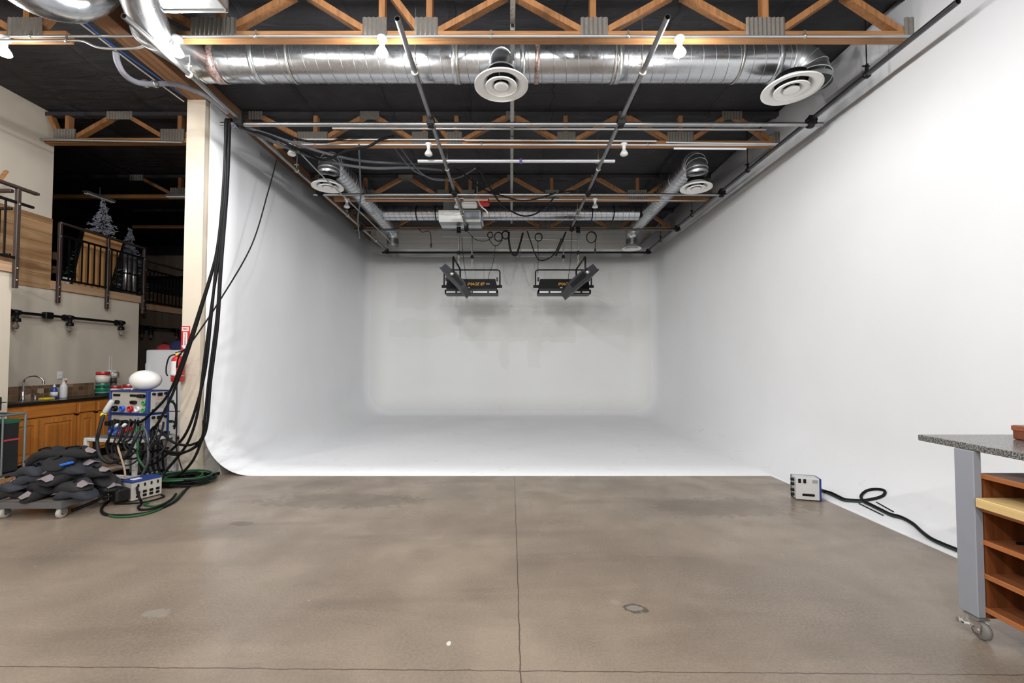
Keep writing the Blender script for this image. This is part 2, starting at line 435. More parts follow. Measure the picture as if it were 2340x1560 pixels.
bm_ = MB().box(-4.42, -4.18, -6.0, 12.98, 5.13, ZC - .005)
struct(bm_.build('beam_timber', GLULAM, org=(0, 0, 0)), 'long laminated timber beam over the partition', 'beam')

# cyclorama: one swept sheet, wall - cove - floor, with rounded vertical corners
R, RC = .65, .68
def cyc():
    path = []
    for y in (5.95, 6.6, 7.4, 8.4, 9.6, 10.8, 11.6, BY - RC): path.append((SX, y, 1, 0, 5.12))
    N = 14
    for k in range(1, N + 1):
        t = PI + (-PI / 2) * k / N
        path.append((SX + RC + RC * math.cos(t), BY - RC + RC * math.sin(t), -math.cos(t), -math.sin(t), 5.12 - .38 * k / N))
    for x in (-2.5, -1.5, 0, 1.5, 2.5): path.append((x, BY, 0, -1, 4.74))
    for k in range(0, N + 1):
        t = PI / 2 + (-PI / 2) * k / N
        path.append((-SX - RC + RC * math.cos(t), BY - RC + RC * math.sin(t), -math.cos(t), -math.sin(t), 4.74 + .66 * k / N))
    for y in (11.6, 10.8, 9.6, 8.4, 7.4, 6.6, 5.95, 5, 4, 3, 1.5, 0, -2, -5.9): path.append((-SX, y, -1, 0, 5.40))
    prof = []
    M = 16
    for (x, y, nx, ny, zt) in path:
        row = [(0, zt), (0, zt * .6), (0, zt * .3)]
        for k in range(M + 1):
            a = PI / 2 * k / M; row.append((R - R * math.cos(a), R - R * math.sin(a)))
        prof.append([(x + nx * d, y + ny * d, z + .006) for d, z in row])
    m = MB(); W = len(prof[0])
    vs = sum(prof, []); fs = []
    for i in range(len(prof) - 1):
        for j in range(W - 1): fs.append((i * W + j, i * W + j + 1, (i + 1) * W + j + 1, (i + 1) * W + j))
    m.add(vs, fs, True)
    # flat painted floor between the coves
    xi, yb = SX + R, BY - R
    inner = [p[-1] for p in prof if p[-1][1] >= 5.95]
    m.add(inner, [tuple(range(len(inner)))], False)
    o = m.build('cyclorama', CYC, org=(0, 0, 0))
    md = o.modifiers.new('thickness', 'SOLIDIFY'); md.thickness = .008; md.offset = -1
    return o
CY = cyc()
struct(CY, 'white curved cyclorama sweeping from walls to floor', 'cyclorama')
def cove_z(x):
    """height of the painted right-hand cove at x"""
    d = x - (-SX - R)
    return .006 if d <= 0 else R - math.sqrt(max(R * R - min(d, R) ** 2, 0)) + .006
def on_cyc(x, y, lift=0.):
    r = ray(x, y); t = 1.
    while t < 16:
        p = CAM + r * t
        if p.z <= cove_z(p.x) + lift: return p
        t += .004
    return p
# open end of the cove: grey plaster return seen beside the partition
struct(MB().prism([(-4.18, .0), (-4.18, .50), (-4.12, .36), (-4.05, .22), (-3.97, .12), (-3.94, 0)], 'y', 6.02, 6.2).build('trim_4', mat('grey_plaster', (150, 146, 140), .8, noise=.12, scale=6), org=(0, 0, 0)), 'grey plaster fin under the curved cove end', 'trim')
import bmesh
_b = bmesh.new(); _b.from_mesh(CY.data)
bmesh.ops.remove_doubles(_b, verts=_b.verts, dist=.0005)
for f_ in _b.faces:
    f_.normal_update()
    if f_.normal.dot(Vector((0, 9.3, 2.5)) - f_.calc_center_median()) < 0: f_.normal_flip()
    f_.smooth = True
_b.to_mesh(CY.data); _b.free()

# ------------------------------------------------------------------ roof trusses
def plate_mb(xc, w, z0, z1, y, d=.011):
    m = MB(); n = max(4, int(w / .022)); pts = []
    for k in range(n + 1):
        x = xc - w / 2 + w * k / n; pts.append((x, y - (d if k % 2 else 0)))
    vs = [(x, yy, z) for z in (z0, z1) for x, yy in pts]
    m.add(vs, [(k, k + 1, n + 2 + k, n + 1 + k) for k in range(n)])
    m.box(xc - w / 2, xc + w / 2, y, y + .003, z0, z1)
    return m
def truss(Y, x0, x1, bottoms, tops, webs, label, group, zb=4.865, zt=5.40, cut=None):
    """Y is the near face; bottoms/tops: (x, plate width or 0); webs: pairs (xb, xt)"""
    t = thing('roof_truss', label, 'roof truss', ((x0 + x1) / 2, Y + .045, zb), group)
    y0, y1 = Y, Y + .09
    b0, b1 = cut or (x0, x1)
    MB().box(b0, b1, y0, y1, zb, zb + .078).build('bottom_chord', PINE_X, t)
    MB().box(x0, x1, y0, y1, zt - .06, zt).build('top_chord', FELT, t)
    for xb, xt in webs:
        MB().bar((xb, Y + .045, zb + .07), (xt, Y + .045, zt - .05), .082, .062, (1, 0, 0) if abs(xb - xt) < .2 else (0, 0, 1)).build('web_member', PINE_D, t)
    for x, w in bottoms:
        if w: plate_mb(x, w, zb + .025, zb + .215, Y - .004).build('gusset_plate', PLATE, t)
    for x, w in tops:
        if w: plate_mb(x, w, zt - .125, zt, Y - .004).build('gusset_plate', PLATE, t)
    return t
MB_B = [(-3.06, .47), (-1.40, .25), (-.87, .24), (.86, .28), (2.62, .40), (4.10, .10)]
MB_T = [(-3.95, .22), (-2.18, .30), (-1.23, 0), (0, .14), (1.73, .12), (3.42, .30)]
MB_W = [(-3.12, -3.9), (-3.02, -3.02), (-2.98, -2.25), (-1.46, -2.12), (-1.33, -1.33), (-.93, -1.24), (-.84, -.84), (-.78, -.04), (.78, .04), (.85, .85), (.95, 1.68), (2.5, 1.78), (2.63, 2.63), (2.75, 3.36), (4.06, 3.46)]
for Y, lab in ((4.40, 'orange pine roof truss nearest, in front of the big duct'), (6.65, 'orange pine roof truss with conduits behind the first cross pipe'),
               (8.95, 'orange pine roof truss in front of the rear round duct'), (11.0, 'orange pine roof truss behind the rear round duct')):
    truss(Y, -4.15, 4.17, MB_B, MB_T, MB_W, lab, 'roof trusses over the stage', cut=(-3.66, 4.17))
L_B = [(-6.88, .34), (-5.22, .38)]
L_T = [(-7.75, .3), (-6.05, .4), (-4.55, .2)]
L_W = [(-6.98, -7.7), (-6.86, -6.86), (-6.78, -6.15), (-5.32, -5.95), (-5.12, -5.12), (-5.1, -4.6)]
for Y, lab, x0 in ((4.40, 'pine roof truss stub at the upper left corner', -7.15), (6.65, 'pine roof truss lit in front of the loft', -7.45), (8.95, 'pine roof truss in the dark above the loft trees', -9.6), (11.0, 'pine roof truss deepest in the dark loft', -9.6)):
    b = L_B if Y != 4.40 else [(-5.0, .36)]
    tp = L_T[1:] if Y < 7 else L_T
    wv = L_W if Y > 5 else [(-5.1, -5.8), (-5.0, -5.0), (-4.95, -4.6)]
    if Y > 5 and Y < 7: wv = [(-6.98, -7.15)] + L_W[1:]
    truss(Y, x0 if Y > 5 else -7.15, -4.45, b, tp, wv, lab, 'roof trusses over the left room', cut=(x0, -4.46 if Y > 5 else -4.58), zb=4.865 if Y < 6 else 4.91)

# lateral brace strip lying along the truss bottoms
for k, (ya, yb) in enumerate(((3.2, 4.4), (4.49, 6.65), (6.74, 8.95), (9.04, 11.0))):
    s_ = MB().box(-.005, .045, ya, yb, 5.02, 5.05).box(-.005, .003, ya, yb, 5.05, 5.09).box(.037, .045, ya, yb, 5.05, 5.09)
    tag(s_.build('brace_strut', mat('dull_steel_strut', (170, 168, 164), .5, .6, noise=.3, scale=40)), ('grey brace strut in front of the nearest truss', 'grey brace strut below the big duct, nearest truss to second truss', 'grey brace strut between second and third truss', 'grey brace strut behind the rear duct')[k], 'strut', 'brace struts along the roof centre')

# ------------------------------------------------------------------ conduits
def conduit(name, pts, r, m, label, cat='conduit', straps=(), group=None):
    t = thing(name, label, cat, Vector(pts[0]), group)
    MB().tube(pts, r, 10).build('tube', m, t)
    for p, ax in straps:
        p = Vector(p); q = MB()
        if ax == 'x': q.lathe([(r, -.012), (r + .006, -.012), (r + .006, .012), (r, .012)], p, 12, 'x'); q.box(p.x - .01, p.x + .01, p.y - .004, p.y + .004, p.z + r, p.z + r + .05)
        q.build('strap', ZINC, t)
    return t
CZ = 4.835
conduit('conduit', [(-7.1, 4.36, CZ + .02), (4.08, 4.36, CZ + .02)], .013, CONDUIT, 'long straight conduit under the nearest truss', straps=[((x, 4.36, CZ + .02), 'x') for x in (-4.9, -2.6, -.2, 1.2, 3.0)])
cb = [atY(0, 92, 4.33), atY(150, 93, 4.33), atY(190, 94, 4.33), atY(232, 110, 4.33), atY(310, 110, 4.33), atY(335, 100, 4.33)]
conduit('conduit', [(-7.0, cb[0].y, cb[0].z)] + spline(cb[1:], 6), .012, CONDUIT, 'bent conduit stepping down past the timber beam', straps=[(atY(152, 93, 4.33), 'x')])
conduit('conduit', [atY(760, 293, 6.6), atY(1750, 296, 6.6)], .016, WHITEPIPE, 'pale conduit just below the first cross pipe')
conduit('conduit', [atY(1035, 293, 6.63), atY(1045, 287, 6.63), atY(1060, 285, 6.63), atY(1400, 285, 6.63), atY(1735, 290, 6.63)], .014, CONDUIT, 'galvanised conduit with a bent end beside the second truss')
conduit('conduit', [atY(640, 330, 6.62), atY(1775, 331, 6.62)], .012, WHITEPIPE, 'long pale conduit along the underside of the second truss', straps=[(atY(x, 330.5, 6.62), 'x') for x in (720, 1100, 1480)])
conduit('conduit', [atY(672, 318, 6.60), atY(1062, 319, 6.60)], .011, WHITEPIPE, 'pale conduit on the face of the second truss, left half')
conduit('conduit', [atY(1062, 320, 6.57), atY(1500, 322, 6.57)], .012, WHITEPIPE, 'pale conduit on the face of the second truss, middle')
conduit('conduit', [atY(1522, 325, 6.59), atY(1780, 329, 6.59)], .013, WHITEPIPE, 'short pale conduit on the second truss near the right wall')
conduit('conduit', [atY(1540, 339, 6.5), atY(1705, 340, 6.5)], .014, mat('white_tube', (235, 235, 235), .3), 'short white tube under the second truss near the right wall')
conduit('conduit', [atY(815, 452, 8.88), atY(1610, 458, 8.88)], .012, CONDUIT, 'thin conduit under the third truss')
conduit('conduit', [atY(75, 318, 6.6), atY(418, 325, 6.6)], .02, CONDUIT, 'conduit under the truss in front of the loft')
conduit('conduit', [atY(1010, 540, 12.2), atY(1330, 549, 12.2)], .012, WHITEPIPE, 'thin pale pipe against the back wall')
# flexible grey conduit looping down to the partition top
fl = [atY(265, 118, 4.6), atY(268, 140, 4.65), atY(283, 168, 4.75), atY(310, 187, 4.9), atY(345, 192, 5.1), atY(395, 192, 5.4), atY(440, 205, 5.6), atY(475, 222, 5.75), atY(520, 258, 6.0)]
ft = thing('flexible_conduit', 'grey flexible conduit looping from the roof to the partition', 'conduit', fl[0])
MB().tube(spline(fl, 8), .03, 12).build('hose', mat('grey_flex_hose', (128, 128, 136), .45, noise=.05), ft)
for px, py, Y in ((332, 191, 5.03), (354, 192, 5.14)):
    p = atY(px, py, Y); MB().lathe([(.03, -.02), (.042, -.02), (.042, .02), (.03, .02)], p, 14, 'x').build('coupling', ZINC, ft)
# blue and white roof cables beside the timber beam
for n_, m_, px in (('roof_cable', mat('blue_cable_jacket', (60, 110, 190), .5), ((178, 36), (240, 90), (330, 155), (418, 218))), ('roof_cable', mat('white_cable_jacket', (196, 194, 190), .5), ((160, 36), (225, 85), (320, 158), (420, 232)))):
    pts = [atX(x, y, -4.47) for x, y in px]
    pts = [pts[0] + (pts[0] - pts[1]) * .6] + pts
    tag(MB().tube(spline(pts, 4), .009, 6).build(n_, m_), ('blue' if 'blue' in m_.name else 'white') + ' data cable running along the timber beam', 'cable')

# ------------------------------------------------------------------ bulbs on the conduits
LIT = mat('glowing_bulb', (255, 252, 245), .4, emit=60, emit_rgb=(255, 250, 242))
def lamp(x, y, z, lit, label, group):
    t = thing('flood_lamp', label, 'lamp', (x, y, z), group)
    MB().lathe([(0, 0), (.05, 0), (.052, -.012), (.05, -.03), (.03, -.035), (.028, -.05)], (x, y, z), 20).build('junction_box', WHITEPL, t)
    MB().lathe([(.028, -.045), (.026, -.085), (.022, -.09)], (x, y, z), 16).build('lamp_holder', WHITEPL, t)
    MB().lathe([(.02, -.085), (.026, -.10), (.048, -.135), (.06, -.16), (.061, -.172), (.05, -.184), (.025, -.190), (0, -.191)], (x, y, z), 24).build('bulb', LIT if lit else WHITE, t)
    return t
LAMPS = [(-5.16, 'glowing flood bulb at the upper left corner, left of the beam'), (-3.40, 'glowing flood bulb in front of the left end of the duct'),
         (-1.31, 'glowing flood bulb left of the central round diffuser'), (1.72, 'glowing flood bulb right of the right inner pipe')]
for x, lab in LAMPS: lamp(x, 4.36, CZ + .01, True, lab, 'lit flood bulbs on the nearest conduit')
for x, Y, lab in ((-3.36, 6.62, 'unlit flood bulb under the second truss beside the cables at left'), (-1.26, 6.62, 'unlit flood bulb under the second truss by the left inner pipe'), (1.74, 6.62, 'unlit flood bulb under the second truss by the right inner pipe'),
                  (-3.36, 8.88, 'unlit flood bulb under the third truss at the left duct'), (-1.10, 8.88, 'unlit flood bulb under the third truss above the plenum box'), (1.73, 8.88, 'unlit flood bulb under the third truss right of the middle'),
                  (3.1, 10.95, 'small unlit flood bulb beside the right branch duct')):
    lamp(x, Y, 4.885 if Y < 8 else 4.87, False, lab, 'unlit flood bulbs over the stage')

# ------------------------------------------------------------------ pipe grid
GZ = 4.60
def clamp_mb(p, a='x'):
    p = Vector(p); m = MB()
    m.lathe([(.028, -.035), (.047, -.035), (.05, 0), (.047, .035), (.028, .035)], p, 12, 'x')
    m.lathe([(.028, -.035), (.047, -.035), (.05, 0), (.047, .035), (.028, .035)], p + Vector((0, 0, .056)), 12, 'y')
    m.box(p.x - .05, p.x + .05, p.y - .062, p.y - .042, p.z - .02, p.z + .09)
    m.cyl(p + Vector((.045, -.07, .03)), p + Vector((.045, .02, .03)), .009, 8)
    m.cyl(p + Vector((-.045, -.07, .01)), p + Vector((-.045, .02, .01)), .009, 8)
    return m
def pipe_mb(p0, p1, r=.027):
    """hollow pipe with open ends"""
    p0, p1 = Vector(p0), Vector(p1); d = (p1 - p0).normalized()
    m = MB().tube([p0, p1], r, 16, cap=False)
    m.tube([p0 + d * .0005, p1 - d * .0005], r * .82, 16, cap=False)
    for e, s_ in ((p0, 1), (p1, -1)):
        n = 16; a = Vector((0, 0, 1)); u = d.cross(a).normalized(); w = d.cross(u)
        vs = [e + (u * math.cos(2 * PI * k / n) + w * math.sin(2 * PI * k / n)) * rr for rr in (r, r * .82) for k in range(n)]
        m.add(vs, [(k, (k + 1) % n, n + (k + 1) % n, n + k) for k in range(n)])
    return m
CROSS = [(5.56, -3.74, 4.03), (7.95, -3.62, 3.96), (10.1, -3.64, 3.95), (12.25, -3.62, 3.96)]
RAILX = [(-3.49, 3.85, 12.5), (3.87, 3.69, 12.55), (-1.03, 3.88, 10.35), (1.42, 3.86, 10.35)]
RLAB = ['dark steel rail pipe along the left wall', 'dark steel rail pipe along the right wall', 'left inner rail pipe running back under the trusses', 'right inner rail pipe running back under the trusses']
for k, (x, y0, y1) in enumerate(RAILX):
    t = thing('rail_pipe', RLAB[k], 'pipe', (x, y0, GZ + .056), 'rail pipes of the lighting grid')
    pipe_mb((x, y0, GZ + .056), (x, y1, GZ + .056)).build('tube', STEEL if k != 1 else BLACKPIPE, t)
    hy = (4.66, 7.05, 9.25, 11.2) if k < 2 else (4.62, 7.0, 9.2)
    for y in hy:
        top = 5.12 if k == 0 else 5.40
        h = MB().cyl((x, y, GZ + .085), (x, y, top if k else 5.2), .006, 8); h.build('hanger_rod', ZINC if k != 1 else BLACK, t)
        c = MB().lathe([(.028, -.014), (.04, -.014), (.04, .014), (.028, .014)], (x, y, GZ + .056), 12, 'y')
        c.bar((x, y, GZ + .07), (x, y, GZ + .17), .02, .03, (0, 1, 0)); c.cyl((x - .045, y, GZ + .15), (x + .03, y, GZ + .15), .009, 8)
        c.build('hanger_clamp', BLACK if k == 1 else ZINC, t)
CLAB = ['bare steel cross pipe nearest, above the cable corner', 'bare steel cross pipe in front of the third truss', 'dark cross pipe holding the four light fixtures', 'black cross pipe close to the back wall']
for k, (y, x0, x1) in enumerate(CROSS):
    t = thing('cross_pipe', CLAB[k], 'pipe', (0, y, GZ), 'cross pipes of the lighting grid')
    pipe_mb((x0, y, GZ), (x1, y, GZ)).build('tube', STEEL if k < 2 else (BLACKPIPE if k == 2 else BLACK), t)
    for x, a, b in RAILX:
        if a < y < b: clamp_mb((x, y, GZ)).build('pipe_clamp', BLACK, t)
t = thing('spreader_pipe', 'short pale pipe lying across the two inner rails', 'pipe', (0.08, 6.84, GZ + .11))
pipe_mb((-1.47, 6.84, GZ + .112), (1.65, 6.84, GZ + .112), .026).build('tube', mat('brushed_alloy', (206, 206, 208), .35, .5), t)
for x in (-1.03, 1.42, .16): MB().lathe([(.027, -.02), (.04, -.02), (.04, .02), (.027, .02)], (x, 6.84, GZ + .112), 12, 'x').build('collar', ZINC if x != .16 else mat('violet_tape', (110, 90, 170), .5), t)

# ------------------------------------------------------------------ ducts
def spiral_duct(p0, p1, r, pitch, parent, m, n=48, seam=.0045):
    """smooth round duct with a raised spiral lock seam of its own"""
    p0, p1 = Vector(p0), Vector(p1); d = (p1 - p0); L = d.length; d.normalize()
    u = d.cross(Vector((0, 0, 1))).normalized(); w = d.cross(u)
    k = max(2, int(L / .5)); MB().tube([p0.lerp(p1, j / k) for j in range(k + 1)], r, n, cap=False).build('spiral_pipe', m, parent)
    st = 28; N = int(L / pitch * st)
    pts = [p0 + d * (pitch * j / st) + (u * math.cos(2 * PI * j / st) + w * math.sin(2 * PI * j / st)) * (r + .001) for j in range(N + 1)]
    MB().tube(pts, seam, 5, cap=False).build('spiral_seam', GALVS, parent)
def gore_elbow(p, d0, d1, bend, r, segs=4, n=32):
    """segmented elbow from p, turning from direction d0 to d1"""
    p, d0, d1 = Vector(p), Vector(d0).normalized(), Vector(d1).normalized()
    m = MB(); c = p + d1 * bend; rings = []
    ax = d0.cross(d1).normalized(); ang = d0.angle(d1)
    for k in range(segs + 1):
        M = Matrix.Rotation(ang * k / segs, 3, ax)
        q = c + M @ (-d1 * bend); u = M @ d1; v = ax
        rings.append([q + (u * math.cos(2 * PI * j / n) + v * math.sin(2 * PI * j / n)) * r for j in range(n)])
    for k in range(segs):
        vs = rings[k] + rings[k + 1]
        m.add(vs, [(j, (j + 1) % n, n + (j + 1) % n, n + j) for j in range(n)], True)
    for k in range(segs + 1):
        q = sum(rings[k], Vector()) / n
        m.tube(rings[k] + [rings[k][0]], .007, 6, cap=False)
    end = sum(rings[-1], Vector()) / n
    return m, end
def diffuser(x, y, z, r, label, tall=.05):
    t = thing('round_diffuser', label, 'air diffuser', (x, y, z), 'round white air diffusers')
    o = (x, y, z)
    MB().lathe([(r, .0), (r * .985, .012), (r * .9, .016), (r * .78, .012), (r * .66, .03), (r * .6, .075), (r * .56, .085), (r * .54, .09), (r * .56, .10), (r * .64, .09), (r * .72, .06), (r * .84, .03), (r * .98, .022), (r, .014), (r, .0)], o, 48).build('outer_ring', OFFW, t)
    MB().lathe([(r * .58, -.012), (r * .57, .0), (r * .46, -.004), (r * .34, .012), (r * .30, .045), (r * .27, .05), (r * .29, .06), (r * .36, .04), (r * .46, .018), (r * .585, .004), (r * .58, -.012)], o, 40).build('inner_cone', OFFW, t)
    MB().lathe([(0, -.014), (r * .2, -.014), (r * .255, -.012), (r * .265, -.004), (r * .255, .004), (r * .2, -.006), (r * .16, .03), (0, .03)], o, 32).build('centre_cone', OFFW, t)
    s_ = MB()
    for k in range(3):
        a = 2 * PI * k / 3 + .4
        s_.bar((x + r * .1 * math.cos(a), y + r * .1 * math.sin(a), z + .035), (x + r * .58 * math.cos(a), y + r * .58 * math.sin(a), z + .06), .012, .012)
    s_.build('spoke', ZINC, t)
    MB().lathe([(r * .535, .085), (r * .535, .16), (0, .17)], o, 32).build('throat', BLACKPL, t)
    return t

DY, DZ, DR = 5.15, 5.135, .222
t = thing('round_duct', 'long spiral galvanised duct crossing behind the nearest truss', 'duct', (0, DY, DZ - DR))
spiral_duct((-3.72, DY, DZ), (3.3, DY, DZ), DR, .145, t, GALV, 64)
for x in (-3.02, -.66, .14, 1.28, 3.14):
    MB().lathe([(DR + .004, -.03), (DR + .008, -.03), (DR + .008, .03), (DR + .004, .03)], (x, DY, DZ), 48, 'x').build('joint_band', GALV2, t)
for x in (-2.6, -.62, 1.22, 2.7):
    q = MB().lathe([(DR + .007, -.014), (DR + .011, -.014), (DR + .011, .014), (DR + .007, .014)], (x, DY, DZ), 48, 'x'); q.box(x - .014, x + .014, DY - .003, DY + .003, DZ + DR, ZC); q.build('hanger_strap', ZINC, t)
m_, e_ = gore_elbow((3.3, DY, DZ), (1, 0, 0), (-.02, -.22, -1), .26, DR, 4); m_.build('elbow', GALV2, t)
tp = MB()
MB().lathe([(DR + .006, -.028), (DR + .0105, -.028), (DR + .0105, .028), (DR + .006, .028)], (.31, DY, DZ), 48, 'x').build('foil_tape', mat('printed_foil_tape', (184, 160, 154), .35, .7, noise=.6, scale=45), t)
MB().lathe([(DR + .006, -.06), (DR + .0105, -.06), (DR + .0105, .06), (DR + .006, .06)], (-3.5, DY, DZ), 48, 'x').build('foil_tape', MATS['printed_foil_tape'], t)
# boot carrying the central diffuser
bo = MB(); n = 32; rings = [[], [], []]
for j in range(n):
    a_ = 2 * PI * j / n; ph = math.radians(-45 - 45 * math.sin(a_))
    top = Vector((-.107 + .135 * math.cos(a_), DY - (DR + .004) * math.cos(ph), DZ + (DR + .004) * math.sin(ph) + .02))
    bot = Vector((-.107 + .165 * math.cos(a_), 4.90 + .165 * math.sin(a_), 4.74)); mid = bot + Vector((0, 0, .09))
    rings[0].append(top); rings[1].append(mid.lerp(top, .12)); rings[2].append(bot)
for k in range(2): bo.add(rings[k] + rings[k + 1], [(j, (j + 1) % n, n + (j + 1) % n, n + j) for j in range(n)], True)
bo.tube(rings[0] + [rings[0][0]], .012, 6, cap=False); bo.tube(rings[1] + [rings[1][0]], .005, 6, cap=False)
bo.build('boot', GALV2, t)
diffuser(-.107, 4.90, 4.68, .307, 'large round white diffuser at the middle of the nearest duct')
q = MB().lathe([(DR, 0), (DR, -.06)], e_, 32); q.build('collar', GALV2, t)
diffuser(3.19, 4.88, 4.625, .307, 'large round white diffuser at the right end of the nearest duct')
# left end: elbow up to branch duct, plus ducts at the upper-left corner
t = thing('branch_duct', 'short bright duct stub descending at the upper left', 'duct', atY(340, 60, 4.3))
pB = [atY(300, -80, 3.55), atY(318, -10, 3.9), atY(348, 72, 4.28)]
MB().tube([pB[0], pB[1], pB[2]], .165, 36).build('pipe', GALV, t)
m_ = MB().tube([pB[2], pB[2].lerp(Vector((-3.72, DY, DZ)), .4), Vector((-3.74, DY - .05, DZ)), Vector((-3.66, DY, DZ))], [.17, .18, .2, .222], 32); m_.build('taper', GALV2, t)
MB().tube([pB[2] - (pB[2] - pB[1]).normalized() * .02, pB[2] + (pB[2] - pB[1]).normalized() * .02], .175, 32).build('joint_band', GALV2, t)
t = thing('elbow_duct', 'wide round duct end leaving the picture at the top left', 'duct', atY(160, -20, 4.0))
pA = [atY(-60, -150, 3.4), atY(60, -45, 3.75), atY(150, -18, 4.0), atY(215, -55, 4.1), atY(235, -150, 4.1)]
MB().tube(spline(pA, 8), .235, 36).build('pipe', GALV, t)
MB().tube([pA[2] - Vector((.02, .0, 0)), pA[2] + Vector((.02, 0, 0))], .242, 36).build('joint_band', GALV2, t)
# rectangular plenum at top
a, b = atY(360, 22, 4.05), atY(515, 20, 4.05)
t = thing('plenum_box', 'flat rectangular sheet metal duct at the top left', 'duct', ((a.x + b.x) / 2, 3.6, a.z))
MB().box(a.x - .1, b.x, 2.9, 4.05, a.z, 5.38).build('body', GALV2, t)
f_ = MB().box(a.x - .1, b.x + .012, 4.05, 4.075, a.z - .012, 5.38).box(b.x, b.x + .012, 2.9, 4.06, a.z - .012, a.z + .02); f_.build('flange', GALV, t)

# rear ducts
t = thing('cross_duct', 'round galvanised duct crossing behind the third truss', 'duct', (0, 10.2, 4.84))
spiral_duct((-2.98, 10.2, 5.02), (3.0, 10.2, 5.02), .165, .13, t, GALV, 40)
for x in (-2.2, -1.75, 1.9, 2.4): MB().lathe([(.168, -.012), (.174, -.012), (.174, .012), (.168, .012)], (x, 10.2, 5.02), 32, 'x').build('joint_band', BLACK, t)
for sgn, xs, lab in ((-1, -3.12, 'left'), (1, 3.2, 'right')):
    t = thing('branch_duct', 'spiral branch duct along the %s wall feeding two diffusers' % lab, 'duct', (xs, 9.6, 4.85), 'rear branch ducts')
    spiral_duct((xs, 7.62, 5.02), (xs, 11.3, 4.98), .17, .13, t, GALV, 40)
    m_, e_ = gore_elbow((xs, 7.62, 5.02), (0, -1, 0), (0, -.02, -1), .2, .172, 4); m_.build('elbow', GALV2, t)
    MB().lathe([(.172, .02), (.172, -.04), (.18, -.05), (.172, -.06), (.172, -.10)], e_, 32).build('collar', GALV2, t)
    m2, e2 = gore_elbow((xs, 11.3, 4.98), (0, 1, 0), (0, .02, -1), .2, .15, 4); m2.build('elbow', GALV2, t)
    MB().lathe([(.15, .02), (.15, -.10), (.158, -.11), (.15, -.2)], e2, 32).build('collar', GALV2, t)
    for y in (8.3, 9.0, 9.65, 10.7): MB().lathe([(.172, -.012), (.178, -.012), (.178, .012), (.172, .012)], (xs, y, 5.02), 32, 'y').build('joint_band', BLACK if y > 9 else GALV2, t)
    diffuser(e_.x + (-.02 if sgn < 0 else -.02), e_.y, 4.52 if sgn < 0 else 4.50, .262, 'white round diffuser hanging from the near end of the %s branch duct' % lab)
    if sgn > 0: diffuser(e2.x, e2.y, e2.z - .28, .255, 'white round diffuser low at the far end of the right branch duct')
t = thing('plenum_box', 'square sheet metal plenum in the middle of the rear duct', 'duct', (-1.15, 10.1, 4.75))
q = MB().box(-1.55, -.65, 9.95, 10.5, 4.80, 5.25); q.build('body', GALV2, t)
MB().prism([(9.7, 4.92), (9.95, 4.92), (10.4, 4.72), (10.4, 4.68), (9.78, 4.68)], 'x', -1.62, -.68).build('hopper', GALV2, t)
MB().box(-1.05, -.7, 9.68, 9.7, 4.72, 4.9).build('access_panel', mat('blue_grey_label', (150, 158, 166), .5), t)
# red and white strapped hoist beside the plenum
hp = atY(1088, 466, 8.55)
t = thing('hoist_bundle', 'red and white hoist bundle hanging beside the plenum', 'hoist', hp)
MB().rbox(hp.x - .28, hp.x + .02, hp.y - .1, hp.y + .1, hp.z - .06, hp.z + .02, .02).build('housing', WHITE, t)
MB().rbox(hp.x + .04, hp.x + .26, hp.y - .09, hp.y + .08, hp.z - .03, hp.z + .1, .02).build('cover', RED, t)
MB().rbox(hp.x - .24, hp.x + .24, hp.y - .12, hp.y - .09, hp.z + .03, hp.z + .07, .006).build('strap', mat('white_strap', (225, 222, 215), .6), t)
MB().tube(spline([hp + Vector((.05, -.1, .02)), hp + Vector((.12, -.12, -.1)), hp + Vector((.2, -.1, -.16)), hp + Vector((.24, -.1, -.22))], 6), .012, 8).build('strap_tail', mat('white_strap', (225, 222, 215), .6), t)
MB().tube([hp + Vector((0, 0, .05)), hp + Vector((.02, 0, .2)), hp + Vector((.02, 0, .45))], .014, 8).build('hook_line', ZINC, t)

# ------------------------------------------------------------------ hanging light fixtures
TUBE = mat('fluorescent_tube_white', (232, 232, 230), .4)
HOUS = mat('fixture_black_enamel', (7, 6, 6), .5, spec=.15)
GREYHOUS = mat('fixture_charcoal_enamel', (38, 39, 45), .55, spec=.3)
def chain(p0, p1, parent, m=None):
    """rod, snap hook and short chain"""
    p0, p1 = Vector(p0), Vector(p1); d = p1 - p0
    MB().cyl(p0, p0 + d * .62, .016, 8).build('drop_rod', m or STEEL, parent)
    MB().lathe([(.016, -.04), (.035, -.03), (.04, 0), (.03, .04), (.016, .05)], p0 + d * .62, 10).build('coupling', BLACK, parent)
    q = MB(); L = d.length * .36; n = max(3, int(L / .05))
    for k in range(n):
        c = p0 + d * (.64 + .36 * (k + .5) / n); rr = L / n * .62; pts = []
        for j in range(13):
            a = 2 * PI * j / 12; h, v = .014 * math.cos(a), rr * math.sin(a)
            pts.append(c + (Vector((h, 0, v)) if k % 2 else Vector((0, h, v))))
        q.tube(pts, .005, 6, cap=False)
    q.build('chain', ZINC, parent)
